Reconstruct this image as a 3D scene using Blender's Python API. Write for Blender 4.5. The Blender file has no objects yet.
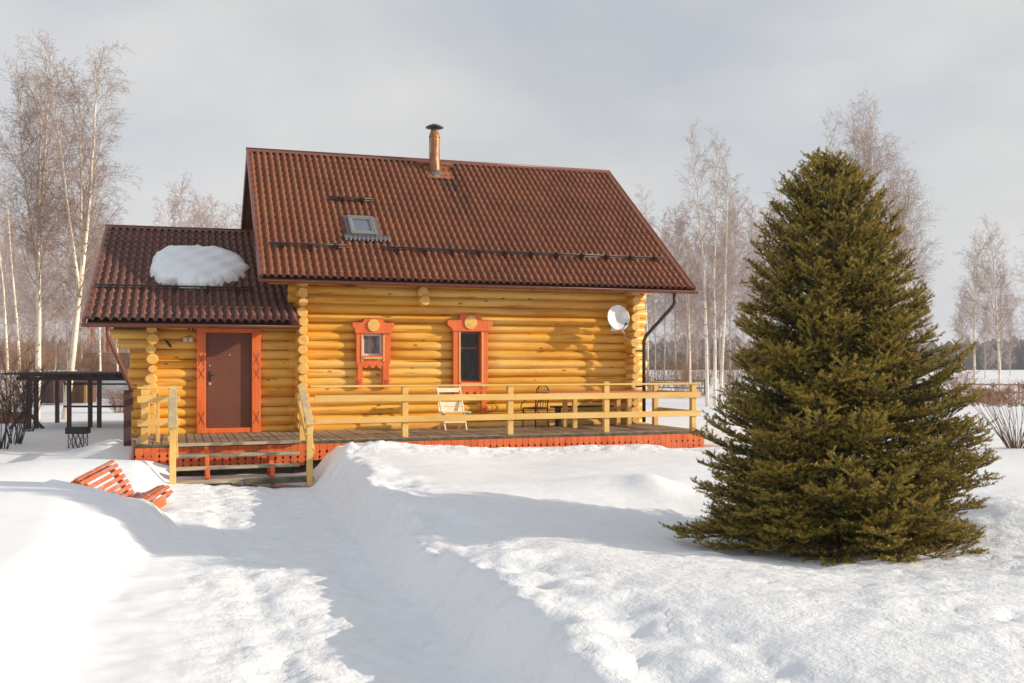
import bpy, math, random
import numpy as np
from mathutils import Vector, Matrix
R = math.radians
scene = bpy.context.scene

# ------------------------------------------------------------------ camera, world, sun, exposure
cam_data = bpy.data.cameras.new('camera')
cam = bpy.data.objects.new('camera', cam_data)
scene.collection.objects.link(cam)
cam.location = (0, -21.02, 1.43)
cam.rotation_euler = (R(90), 0, -math.atan(338/968))
cam_data.lens = 968*36/1024
cam_data.shift_y = 22.5/1024
cam_data.clip_end = 3000
scene.camera = cam

SUN_DIR = Vector((1, -0.42, 0.35)).normalized()      # towards the sun
world = bpy.data.worlds.new('World'); scene.world = world; world.use_nodes = True
wn, wl = world.node_tree.nodes, world.node_tree.links
bg = wn['Background']; bg.inputs['Strength'].default_value = 0.1
sky = wn.new('ShaderNodeTexSky'); sky.sky_type = 'NISHITA'; sky.sun_disc = False
sky.sun_elevation = math.asin(SUN_DIR.z)
sky.sun_rotation = math.atan2(SUN_DIR.x, SUN_DIR.y)
sky.dust_density = 2.0
tc = wn.new('ShaderNodeTexCoord'); mp = wn.new('ShaderNodeMapping'); mp.inputs['Scale'].default_value = (1, 1, 2.2)
mp.inputs['Location'].default_value = (0.35, 0.1, 0.0)
n1 = wn.new('ShaderNodeTexNoise'); n1.inputs['Scale'].default_value = 1.9; n1.inputs['Detail'].default_value = 5; n1.inputs['Roughness'].default_value = .5
rp = wn.new('ShaderNodeValToRGB'); rp.color_ramp.elements[0].position = .36; rp.color_ramp.elements[0].color = (.72, .72, .72, 1)
rp.color_ramp.elements[1].position = .58; rp.color_ramp.elements[1].color = (.97, .97, .97, 1)
n2 = wn.new('ShaderNodeTexNoise'); n2.inputs['Scale'].default_value = 3.2; n2.inputs['Detail'].default_value = 4
rp2 = wn.new('ShaderNodeValToRGB')
rp2.color_ramp.elements[0].position = .35; rp2.color_ramp.elements[0].color = (6.3, 6.5, 6.9, 1)
rp2.color_ramp.elements[1].position = .68; rp2.color_ramp.elements[1].color = (7.7, 7.6, 7.4, 1)
mx = wn.new('ShaderNodeMix'); mx.data_type = 'RGBA'
wl.new(tc.outputs['Generated'], mp.inputs['Vector'])
wl.new(mp.outputs['Vector'], n1.inputs['Vector']); wl.new(mp.outputs['Vector'], n2.inputs['Vector'])
wl.new(n1.outputs['Fac'], rp.inputs['Fac']); wl.new(n2.outputs['Fac'], rp2.inputs['Fac'])
sp = wn.new('ShaderNodeSeparateXYZ'); zr_ = wn.new('ShaderNodeMapRange')       # blue tint added high overhead to cool the fill light on shaded snow
zr_.inputs['From Min'].default_value = .36; zr_.inputs['From Max'].default_value = .8
bo_ = wn.new('ShaderNodeMix'); bo_.data_type = 'RGBA'; bo_.inputs['A'].default_value = (1, 1, 1, 1); bo_.inputs['B'].default_value = (.92, .98, 1.06, 1)
ml = wn.new('ShaderNodeMix'); ml.data_type = 'RGBA'; ml.blend_type = 'MULTIPLY'; ml.inputs['Factor'].default_value = 1
wl.new(tc.outputs['Generated'], sp.inputs['Vector']); wl.new(sp.outputs['Z'], zr_.inputs['Value']); wl.new(zr_.outputs['Result'], bo_.inputs['Factor'])
wl.new(rp2.outputs['Color'], ml.inputs['A']); wl.new(bo_.outputs['Result'], ml.inputs['B']); wl.new(rp.outputs['Color'], mx.inputs['Factor'])
wl.new(sky.outputs['Color'], mx.inputs['A']); wl.new(ml.outputs['Result'], mx.inputs['B'])
wl.new(mx.outputs['Result'], bg.inputs['Color'])

sd = bpy.data.lights.new('sun', 'SUN'); sd.energy = 4.9; sd.angle = R(.6); sd.color = (1, .87, .70)
sun = bpy.data.objects.new('sun', sd); scene.collection.objects.link(sun)
sun.rotation_euler = SUN_DIR.to_track_quat('Z', 'Y').to_euler(); sun.location = (30, -12, 20)
scene.view_settings.view_transform = 'Standard'; scene.view_settings.look = 'None'
scene.view_settings.exposure = 0.06; scene.view_settings.gamma = 1; scene.view_settings.use_curve_mapping = False

# ------------------------------------------------------------------ helpers
COL = scene.collection
def tag(o, label=None, cat=None, group=None, kind=None):
    if label: o['label'] = label
    if cat: o['category'] = cat
    if group: o['group'] = group
    if kind: o['kind'] = kind
    return o
def empty(name, loc=(0, 0, 0), rz=0, label=None, cat=None, group=None):
    o = bpy.data.objects.new(name, None); COL.objects.link(o)
    o.location = loc; o.rotation_euler = (0, 0, rz); o.empty_display_size = .2
    return tag(o, label, cat, group)
def children(o): return [c for c in bpy.data.objects if c.parent == o]
def copy_tree(o, parent=None):
    c = o.copy(); COL.objects.link(c); c.parent = parent
    for ch in children(o): copy_tree(ch, c)
    return c

class MB:
    """collects shapes; build() links them as ONE mesh object"""
    def __init__(s): s.v = []; s.f = []; s.m = []; s.sm = []
    def add(s, vs, fs, mi=0, smooth=False):
        b = len(s.v); s.v += [tuple(v) for v in vs]
        s.f += [tuple(b+i for i in f) for f in fs]; s.m += [mi]*len(fs); s.sm += [smooth]*len(fs)
        return s
    def box(s, x0, x1, y0, y1, z0, z1, mi=0, M=None, bev=0.0):
        if bev <= 0:
            vs = [(x, y, z) for x in (x0, x1) for y in (y0, y1) for z in (z0, z1)]
            fs = [(0, 1, 3, 2), (4, 6, 7, 5), (0, 4, 5, 1), (2, 3, 7, 6), (0, 2, 6, 4), (1, 5, 7, 3)]
        else:
            vs = []; fs = []
            X = (x0, x1); Y = (y0, y1); Z = (z0, z1); idx = {}
            for i in (0, 1):
                for j in (0, 1):
                    for k in (0, 1):
                        sx, sy, sz = 1-2*i, 1-2*j, 1-2*k
                        for ax in range(3):
                            p = [X[i]+sx*bev, Y[j]+sy*bev, Z[k]+sz*bev]
                            p[ax] = (X[i], Y[j], Z[k])[ax]
                            idx[(i, j, k, ax)] = len(vs); vs.append(tuple(p))
            def g(i, j, k, a): return idx[(i, j, k, a)]
            for i in (0, 1): fs.append([g(i, 0, 0, 0), g(i, 1, 0, 0), g(i, 1, 1, 0), g(i, 0, 1, 0)])
            for j in (0, 1): fs.append([g(0, j, 0, 1), g(1, j, 0, 1), g(1, j, 1, 1), g(0, j, 1, 1)])
            for k in (0, 1): fs.append([g(0, 0, k, 2), g(1, 0, k, 2), g(1, 1, k, 2), g(0, 1, k, 2)])
            for j in (0, 1):
                for k in (0, 1): fs.append([g(0, j, k, 1), g(1, j, k, 1), g(1, j, k, 2), g(0, j, k, 2)])
            for i in (0, 1):
                for k in (0, 1): fs.append([g(i, 0, k, 0), g(i, 1, k, 0), g(i, 1, k, 2), g(i, 0, k, 2)])
            for i in (0, 1):
                for j in (0, 1): fs.append([g(i, j, 0, 0), g(i, j, 1, 0), g(i, j, 1, 1), g(i, j, 0, 1)])
            for i in (0, 1):
                for j in (0, 1):
                    for k in (0, 1): fs.append([g(i, j, k, 0), g(i, j, k, 1), g(i, j, k, 2)])
        if M is not None: vs = [tuple(M @ Vector(v)) for v in vs]
        return s.add(vs, fs, mi)
    def bar(s, a, b, w, h, mi=0, up=(0, 0, 1), bev=0.004):
        """a rectangular bar from a to b, w across, h along up"""
        a = Vector(a); b = Vector(b); d = (b-a); L = d.length; d.normalize()
        u = Vector(up); side = d.cross(u)
        if side.length < 1e-4: side = d.cross(Vector((1, 0, 0)))
        side.normalize(); u = side.cross(d).normalized()
        M = Matrix(((d.x, side.x, u.x, a.x), (d.y, side.y, u.y, a.y), (d.z, side.z, u.z, a.z), (0, 0, 0, 1)))
        return s.box(0, L, -w/2, w/2, -h/2, h/2, mi, M, bev)
    def tube(s, pts, rad, n=8, mi=0, cap=True, smooth=True, capmi=None):
        pts = [Vector(p) for p in pts]; k = len(pts)
        rad = rad if isinstance(rad, (list, tuple)) else [rad]*k
        vs = []; t0 = (pts[1]-pts[0]).normalized()
        ref = Vector((0, 0, 1)) if abs(t0.z) < .9 else Vector((1, 0, 0))
        a = t0.cross(ref).normalized()
        for i, p in enumerate(pts):
            t = (pts[min(i+1, k-1)]-pts[max(i-1, 0)]).normalized()
            a = (a - t*a.dot(t)).normalized(); b = t.cross(a)
            for j in range(n):
                th = 2*math.pi*j/n
                vs.append(p + (a*math.cos(th)+b*math.sin(th))*rad[i])
        fs = [(i*n+j, i*n+(j+1) % n, (i+1)*n+(j+1) % n, (i+1)*n+j) for i in range(k-1) for j in range(n)]
        s.add(vs, fs, mi, smooth)
        if cap:
            b0 = len(s.v)-len(vs)
            for e in (0, k-1):
                ring = [b0+e*n+j for j in range(n)]
                if e == 0: ring.reverse()
                s.f.append(tuple(ring)); s.m.append(mi if capmi is None else capmi); s.sm.append(False)
        return s
    def prism(s, poly, axis, a, b, mi=0):
        """poly of 2D points extruded along axis ('x','y','z') from a to b"""
        n = len(poly)
        def P(p, t):
            if axis == 'y': return (p[0], t, p[1])
            if axis == 'x': return (t, p[0], p[1])
            return (p[0], p[1], t)
        vs = [P(p, a) for p in poly]+[P(p, b) for p in poly]
        fs = [tuple(range(n)), tuple(range(2*n-1, n-1, -1))]+[(i, (i+1) % n, n+(i+1) % n, n+i) for i in range(n)]
        return s.add(vs, fs, mi)
    def lathe(s, prof, c=(0, 0, 0), n=20, mi=0, M=None, smooth=True):
        vs = []
        for r, z in prof:
            for j in range(n):
                th = 2*math.pi*j/n; v = Vector((r*math.cos(th), r*math.sin(th), z))
                if M is not None: v = M @ v
                vs.append(v+Vector(c))
        fs = [(i*n+j, i*n+(j+1) % n, (i+1)*n+(j+1) % n, (i+1)*n+j) for i in range(len(prof)-1) for j in range(n)]
        return s.add(vs, fs, mi, smooth)
    def build(s, name, mat, parent=None, fixn=True):
        me = bpy.data.meshes.new(name); me.from_pydata(s.v, [], s.f)
        for m in (mat if isinstance(mat, (list, tuple)) else [mat]): me.materials.append(m)
        me.polygons.foreach_set('material_index', s.m); me.polygons.foreach_set('use_smooth', s.sm)
        if fixn and len(s.v) < 60000:
            import bmesh
            bm = bmesh.new(); bm.from_mesh(me); bmesh.ops.recalc_face_normals(bm, faces=bm.faces); bm.to_mesh(me); bm.free()
        me.update()
        o = bpy.data.objects.new(name, me); COL.objects.link(o)
        if parent is not None: o.parent = parent
        return o

# ------------------------------------------------------------------ numpy noise
_rs = np.random.RandomState(7); _T = _rs.rand(256, 256)
def vnoise(x, y):
    xi = np.floor(x).astype(int); yi = np.floor(y).astype(int); fx = x-xi; fy = y-yi
    fx = fx*fx*(3-2*fx); fy = fy*fy*(3-2*fy)
    a = _T[xi % 256, yi % 256]; b = _T[(xi+1) % 256, yi % 256]; c = _T[xi % 256, (yi+1) % 256]; d = _T[(xi+1) % 256, (yi+1) % 256]
    return (a*(1-fx)+b*fx)*(1-fy)+(c*(1-fx)+d*fx)*fy - .5
def fbm(x, y, o=4, g=.5):
    r = 0; a = 1; f = 1
    for k in range(o):
        r = r + a*vnoise(x*f+17.3*k, y*f+5.1*k); a *= g; f *= 2.03
    return r
def sst(a, b, x):
    t = np.clip((x-a)/(b-a), 0, 1); return t*t*(3-2*t)
def gs(x, y, cx, cy, sx, sy, rot=0):
    c, s_ = math.cos(rot), math.sin(rot); u = (x-cx)*c+(y-cy)*s_; v = -(x-cx)*s_+(y-cy)*c
    return np.exp(-.5*((u/sx)**2+(v/sy)**2))

def terrain(x, y):
    x = np.asarray(x, float); y = np.asarray(y, float)
    big = fbm(x*.35+3, y*.35, 3)
    # open field, right side
    zr = -.20 + .07*big + .05*(1-sst(3.0, 5.5, x))*(1-sst(-8.5, -6.0, y))
    zr = zr - .36*gs(x, y, 6.3, -12.5, 2.1, 1.6) + .07*gs(x, y, 3.3, -11.5, 1.0, 4)
    zr = zr + .06*sst(-12.0, -13.2, y)*sst(3.2, 5, x)
    zr = zr + .17*gs(x, y, 3.3, -3.55, .75, .55) + .09*gs(x, y, 5.0, -3.75, 1.4, .5) + .05*gs(x, y, 7.8, -3.7, 1.6, .5) - .05*sst(4.2, 5.6, x)*sst(-7, -5, y)
    zr = zr - .12*sst(8.6, 10, x)*sst(-6, -3, y)
    zr = zr + .12*gs(x, y, 5.6, -9.1, .5, .35) + .16*gs(x, y, 9.2, -12.2, .6, .5) + .14*gs(x, y, 6.0, -9.5, .25, .25)
    zr = zr - .15*sst(11, 22, x)
    nr2 = 1-sst(-11.5, -9.0, y)
    zr = zr - .12*nr2*(1-sst(2.1, 3.5, x))
    # left side mounds
    zl = -.24 + .06*big - .06*sst(-3.5, -6, x) + .13*sst(-.3, -2.8, x)*(1-sst(-8.5, -7.2, y)) + .16*sst(-.3, -1.2, x)*(1-sst(-8.5, -7.2, y)) - .06*(1-sst(-7.5,-6.5,y))
    zl = zl + .17*gs(x, y, -1.3, -9.3, 1.3, 1.1)
    zl = zl - .50*gs(x, y, -.75, -6.75, 1.1, .72, -.25)
    zl = zl + .20*gs(x, y, -1.3, -4.9, 1.4, .8, -.35)
    zl = zl - .16*gs(x, y, -2.8, -1.6, 1.6, 1.1) - .14*gs(x, y, -2.2, 2.2, 1.2, 1.6)
    zl = zl + .24*gs(x, y, -1.15, -.1, .45, .9) - .13*sst(1, 5, y)
    zl = zl + .10*gs(x, y, -3.6, 5, 2.5, 1.2)
    # shovelled path
    zp = np.interp(y, [-22, -12, -8, -4.5], [-.52, -.56, -.58, -.67])
    nr = 1-sst(-8.5, -5.5, y); xr0 = 2.12 - .06*nr - .20*nr2 + .07*np.sin(y*.9) + .14*fbm(y*1.3, y*0+1, 2); xr1 = xr0 + .62 - .22*nr + .08*np.sin(y*1.7+1)
    xl0 = .02 + .08*np.sin(y*.8+2) - .062*np.maximum(-y-7.5, 0) + .10*gs(x, y, -.3, -9.2, 2, .8); xl1 = xl0 - .50 - .35*(1-sst(-12.5, -10.3, y))
    xl0 = xl0 + .12*fbm(y*1.1, y*0+9, 2)
    zp = zp - .07*(np.clip(x, -1, 2.4)-.9)
    m = (1-sst(0, 1, (x-xr0)/(xr1-xr0)))*(sst(0, 1, (x-xl1)/(xl0-xl1)))
    m = m*(1-sst(-3.0, -2.6, y))
    side = np.where(x > 1, zr, zl)
    # mixing of left/right fields behind the house
    w = sst(-3, 3, x-1); side = np.where(y > -2.5, zl*(1-w)+zr*w, side)
    lip = (.045+.02*nr2)*np.exp(-((x-xr1-.03)/.26)**2)*(1-sst(-6, -4, y))
    z = side*(1-m)+zp*m + lip
    # lumps of shovelled snow along the banks, trampled path
    edge = np.exp(-((x-2.75)/.42)**2)*(1-sst(-3.2, -2.7, y)) + .4*np.exp(-((x+.35)/.3)**2)*(y < -3) \
        + np.exp(-((y+3.75)/.55)**2)*sst(2.4, 2.9, x)*(1-sst(10, 12, x)) + gs(x, y, -1.1, .0, .45, .7)
    z = z + edge*(.085*fbm(x*2.6, y*2.6, 4, .6))
    face = np.exp(-((x-2.25)/.36)**2)*(1-sst(-4.2, -3.4, y))
    z = z + face*(.075*fbm(x*4+3, y*3.2, 4, .6) + .05*np.abs(fbm(x*2.2, y*2.0+7, 3)))
    core = np.exp(-((x-1.1)/1.1)**4)*(y < -3)
    z = z + core*.040*fbm(x*3.5, y*2.6, 5, .72) - core*.030*np.exp(-((x-1.62-.05*np.sin(y))/.13)**2) - core*.026*np.exp(-((x-.62-.06*np.sin(y*.8))/.13)**2)
    z = z + .020*fbm(x*1.1+9, y*1.9, 4, .5)*(1-core)*(1-.8*(x < -.2)*(y < -3.5))
    # wind crust, low right
    cr = sst(3.2, 4.4, x)*(1-sst(-12.2, -10.8, y))
    z = z + cr*(.055*np.maximum(fbm(x*2.2+40, y*3.1, 4, .55), -.05))
    z = z - .045*np.maximum(fbm(x*6+11, y*8, 3, .6)-.22, 0)*np.maximum(cr, core)*1.6 + .06*np.maximum(fbm(x*9+5, y*9+2, 2)-.33, 0)*np.maximum(core, edge*.8)
    # pit under the house and the deck
    dx = np.maximum(np.maximum(-.62-x, x-10.9), 0); dy = np.maximum(np.maximum(-2.62-y, y-8.), 0)
    d = np.hypot(dx, dy); h = 1-sst(0, 1, d/np.where(x < -.02, .13, .42))
    pit = np.where(x > 8.4, -.52, -.66) + .05*fbm(x*1.5, y*1.5, 2)
    z = z*(1-h)+np.minimum(pit, z)*h
    # far away: gently lower, even
    far = sst(18, 60, np.hypot(x-4, y+6)); z = z*(1-far) + (-.42)*far
    return z
def tz(x, y): return float(terrain(np.array([x]), np.array([y]))[0])

# ------------------------------------------------------------------ materials
def mat(name, base, rough=.6, metal=0, noise=None, bump=None, spec=.5, coord='Object'):
    """noise=(color2, scale, (sx,sy,sz), lo, hi); bump=(scale,(sx,sy,sz),strength,distance)"""
    m = bpy.data.materials.new(name); m.use_nodes = True; N, L = m.node_tree.nodes, m.node_tree.links
    b = N['Principled BSDF']; b.inputs['Base Color'].default_value = (*base, 1)
    b.inputs['Roughness'].default_value = rough; b.inputs['Metallic'].default_value = metal
    b.inputs['Specular IOR Level'].default_value = spec
    t = N.new('ShaderNodeTexCoord')
    last = None
    for nz in (noise or []):
        c2, sc, st, lo, hi = nz
        mp = N.new('ShaderNodeMapping'); mp.inputs['Scale'].default_value = st
        n = N.new('ShaderNodeTexNoise'); n.inputs['Scale'].default_value = sc; n.inputs['Detail'].default_value = 5; n.inputs['Roughness'].default_value = .6
        r = N.new('ShaderNodeMapRange'); r.inputs['From Min'].default_value = lo; r.inputs['From Max'].default_value = hi
        x = N.new('ShaderNodeMix'); x.data_type = 'RGBA'
        L.new(t.outputs[coord], mp.inputs['Vector']); L.new(mp.outputs['Vector'], n.inputs['Vector']); L.new(n.outputs['Fac'], r.inputs['Value'])
        L.new(r.outputs['Result'], x.inputs['Factor'])
        if last is None: x.inputs['A'].default_value = (*base, 1)
        else: L.new(last, x.inputs['A'])
        x.inputs['B'].default_value = (*c2, 1); last = x.outputs['Result']
    if last is not None: L.new(last, b.inputs['Base Color'])
    if bump:
        prev = None
        for sc, st, s_, dist in (bump if isinstance(bump, list) else [bump]):
            mp = N.new('ShaderNodeMapping'); mp.inputs['Scale'].default_value = st
            n = N.new('ShaderNodeTexNoise'); n.inputs['Scale'].default_value = sc; n.inputs['Detail'].default_value = 6; n.inputs['Roughness'].default_value = .6
            bp = N.new('ShaderNodeBump'); bp.inputs['Strength'].default_value = s_; bp.inputs['Distance'].default_value = dist
            L.new(t.outputs[coord], mp.inputs['Vector']); L.new(mp.outputs['Vector'], n.inputs['Vector'])
            L.new(n.outputs['Fac'], bp.inputs['Height'])
            if prev: L.new(prev, bp.inputs['Normal'])
            prev = bp.outputs['Normal']
        L.new(prev, b.inputs['Normal'])
    return m
M = {}
M['snow'] = mat('snow', (.82, .83, .845), .55, noise=[((.75, .765, .79), 5, (1, 1, 1), .50, .78)],
                bump=[(7, (1, 1, 1), .55, .05), (26, (1, 1, 1), .5, .016), (90, (1, 1, 1), .4, .005)], spec=.3)
_m = M['snow']; _N, _L = _m.node_tree.nodes, _m.node_tree.links
_a = _N.new('ShaderNodeAttribute'); _a.attribute_name = 'rough'
for _b in [n for n in _N if n.type == 'BUMP']:
    _q = _N.new('ShaderNodeMath'); _q.operation = 'MULTIPLY'; _q.inputs[1].default_value = _b.inputs['Strength'].default_value*1.1
    _L.new(_a.outputs['Fac'], _q.inputs[0]); _L.new(_q.outputs['Value'], _b.inputs['Strength'])
def logmat(name, st):
    return mat(name, (.80, .42, .045), .42, noise=[((.58, .22, .014), 3.3, st, .44, .67), ((.88, .60, .19), 1.9, st, .47, .68), ((.40, .15, .022), 17, tuple(v*.5 if v < .5 else 1 for v in st), .57, .70), ((.22, .08, .018), 8.0, tuple(min(s_*1.6, 1.0) if s_ < .5 else 1.0 for s_ in st), .655, .70)],
               bump=[(14, st, .5, .016)], spec=.5)
def knots(m, st):
    N, L = m.node_tree.nodes, m.node_tree.links; b = N['Principled BSDF']; src = b.inputs['Base Color'].links[0].from_socket
    t = N.new('ShaderNodeTexCoord'); mp = N.new('ShaderNodeMapping'); mp.inputs['Scale'].default_value = st
    v = N.new('ShaderNodeTexVoronoi'); v.inputs['Scale'].default_value = 1.0
    r = N.new('ShaderNodeMapRange'); r.inputs['From Min'].default_value = .15; r.inputs['From Max'].default_value = .06; r.inputs['To Max'].default_value = .85
    x = N.new('ShaderNodeMix'); x.data_type = 'RGBA'; x.inputs['B'].default_value = (.20, .065, .015, 1)
    L.new(t.outputs['Object'], mp.inputs['Vector']); L.new(mp.outputs['Vector'], v.inputs['Vector']); L.new(v.outputs['Distance'], r.inputs['Value'])
    L.new(r.outputs['Result'], x.inputs['Factor']); L.new(src, x.inputs['A']); L.new(x.outputs['Result'], b.inputs['Base Color']); return m
M['log_x'] = logmat('varnished_log_along', (.10, 1, 1)); M['log_y'] = logmat('varnished_log_across', (1, .10, 1))
knots(M['log_x'], (2.2, 3, 5.1)); knots(M['log_y'], (3, 2.2, 5.1))
M['log_end'] = mat('log_end', (.80, .47, .12), .6, noise=[((.62, .30, .06), 6, (1, 1, 1), .5, .75)], bump=(30, (1, 1, 1), .3, .005))
M['orange'] = mat('orange_paint', (.76, .165, .032), .5, noise=[((.62, .085, .012), 6, (1, 1, .2), .45, .75), ((.80, .20, .06), 25, (1, 1, .2), .6, .8)], bump=(40, (1, 1, .15), .2, .004))
M['orange_skirt'] = mat('orange_stain', (.72, .15, .035), .55, noise=[((.50, .07, .012), 3.5, (1, 1, .3), .45, .72), ((.80, .24, .07), 18, (1, 1, .2), .6, .8)], bump=(40, (1, 1, .15), .3, .005))
M['roof'] = mat('brown_tile', (.215, .074, .034), .5, noise=[((.150, .052, .027), .9, (1, 1, 1), .4, .7), ((.28, .105, .048), 3.5, (1, .35, .35), .52, .8)], bump=(60, (1, 1, 1), .12, .003), spec=.22)
M['roof_dark_shade'] = mat('dark_shaded_tile', (.135, .052, .038), .5, noise=[((.095, .038, .030), .9, (1, 1, 1), .4, .7), ((.18, .072, .048), 3.5, (1, .35, .35), .52, .8)], bump=(60, (1, 1, 1), .12, .003), spec=.3)  # entrance tile a bit darker; main roof's shade also put into the colour
M['trim'] = mat('brown_trim', (.17, .055, .028), .38, noise=[((.15, .04, .022), 4, (1, 1, 1), .4, .7)])
M['pipe'] = mat('brown_pipe', (.13, .045, .03), .35)
M['dark'] = mat('dark_brown_metal', (.045, .02, .015), .4)
M['rust'] = mat('rusty_sheet', (.36, .11, .035), .7, noise=[((.13, .05, .03), 9, (1, 1, 1), .42, .62)])
M['door'] = mat('brown_door_paint', (.165, .052, .026), .55, noise=[((.135, .042, .022), 2.5, (1, 1, .6), .4, .7)], bump=(120, (1, 1, 1), .15, .002))
M['steel'] = mat('steel', (.55, .54, .52), .3, 1)
M['black'] = mat('black_metal', (.02, .02, .022), .5)
M['black_pipe'] = mat('sooty_cap', (.035, .032, .03), .6, noise=[((.09, .07, .05), 12, (1, 1, 1), .5, .7)])
M['chim'] = mat('stained_steel_pipe', (.34, .15, .05), .5, .45, noise=[((.20, .075, .03), 4, (1, 1, .7), .40, .58), ((.55, .45, .30), 7, (2, 2, .3), .55, .75)])
M['glass'] = mat('window_glass', (.03, .035, .04), .06, 0, spec=.9)
M['curtain'] = mat('curtain', (.45, .42, .40), .8, noise=[((.30, .28, .28), 12, (3, 3, .2), .4, .6)])
M['whitepvc'] = mat('white_plastic', (.62, .62, .60), .4)
M['dish'] = mat('dish_enamel', (.72, .72, .72), .35, noise=[((.60, .60, .60), 3, (1, 1, 1), .4, .8)])
M['rail'] = mat('new_pine', (.72, .45, .13), .55, noise=[((.58, .33, .08), 4, (.2, 1, 1), .4, .75), ((.76, .55, .24), 1.5, (.4, 1, 1), .5, .8)], bump=(30, (.15, 1, 1), .3, .005))
M['railw'] = mat('weathered_pine', (.42, .32, .20), .7, noise=[((.60, .42, .17), 5, (1, 1, 1), .45, .6)], bump=(30, (1, .3, 1), .4, .005))
M['deck'] = mat('weathered_deck', (.33, .22, .13), .75, noise=[((.22, .17, .12), 2.5, (1, .4, 1), .4, .65), ((.45, .30, .16), 9, (2, .3, 1), .55, .8)], bump=(30, (2, .2, 1), .4, .006))
M['deckedge'] = mat('mossy_plank', (.12, .11, .06), .8, noise=[((.05, .05, .035), 6, (1, 1, 1), .4, .6)])
M['tread'] = mat('grey_tread', (.46, .38, .25), .75, noise=[((.16, .155, .14), 3.0, (.5, 2, 2), .42, .6), ((.46, .36, .20), 8, (.3, 1, 2), .5, .7)], bump=(25, (.3, 1, 1), .4, .006))
M['cream'] = mat('cream_paint', (.86, .70, .50), .5, noise=[((.76, .58, .38), 7, (1, 1, 1), .5, .8)])
M['tabletop'] = mat('table_board', (.55, .17, .08), .5, noise=[((.40, .11, .05), 5, (.3, 1, 1), .4, .7)])
M['benchpaint'] = mat('terracotta_slat', (.50, .12, .045), .5, noise=[((.40, .20, .14), 5, (2, .5, 1), .46, .6), ((.66, .55, .50), 11, (1, 1, 1), .62, .70)], bump=(30, (1, 1, 1), .3, .004))
M['pergola'] = mat('dark_stained_beam', (.075, .032, .024), .6, noise=[((.04, .02, .016), 6, (1, 1, .3), .4, .7)])
M['slate'] = mat('corrugated_dark', (.05, .035, .035), .55)
M['bark'] = mat('birch_bark', (.82, .74, .62), .7, noise=[((.62, .50, .36), 2.2, (1, 1, .6), .45, .65), ((.05, .04, .035), 3.8, (.9, .9, 3.0), .60, .66)], coord='Object')
M['twig'] = mat('birch_twig', (.36, .255, .21), .75, noise=[((.27, .18, .155), .8, (1, 1, 1), .4, .7)])
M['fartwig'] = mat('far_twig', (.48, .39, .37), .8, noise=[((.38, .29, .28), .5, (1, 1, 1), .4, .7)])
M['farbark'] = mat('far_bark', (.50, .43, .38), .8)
M['twigp'] = mat('pale_limb', (.36, .26, .20), .7, noise=[((.25, .17, .12), 3, (1, 1, 1), .5, .65)])
M['bushtwig'] = mat('shrub_twig', (.17, .085, .05), .75)
M['bushtop'] = mat('clipped_twig', (.42, .25, .17), .75)
M['darktwig'] = mat('dark_stem', (.055, .038, .032), .8)
M['rusttwig'] = mat('russet_twig', (.28, .15, .085), .8)
M['sprucebark'] = mat('spruce_bark', (.11, .065, .035), .85)
M['forest'] = mat('far_forest', (.045, .050, .045), .9, noise=[((.09, .075, .06), .05, (1, 1, 1), .4, .65)])
M['shedwood'] = mat('old_brown_board', (.20, .095, .05), .8, noise=[((.11, .05, .03), 5, (1, 1, .3), .4, .65)])
M['shedyellow'] = mat('yellow_board', (.55, .33, .10), .7)
M['palefence'] = mat('pale_fence_board', (.52, .54, .56), .7, noise=[((.42, .44, .47), 3, (1, 1, .2), .4, .7)])
M['greyrail'] = mat('grey_fence_wood', (.32, .27, .23), .8)
M['brick'] = mat('old_brick', (.34, .18, .12), .8, noise=[((.22, .12, .09), 6, (1, 1, 1), .4, .6)])
M['cable'] = mat('white_cable', (.7, .68, .62), .5)

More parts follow.
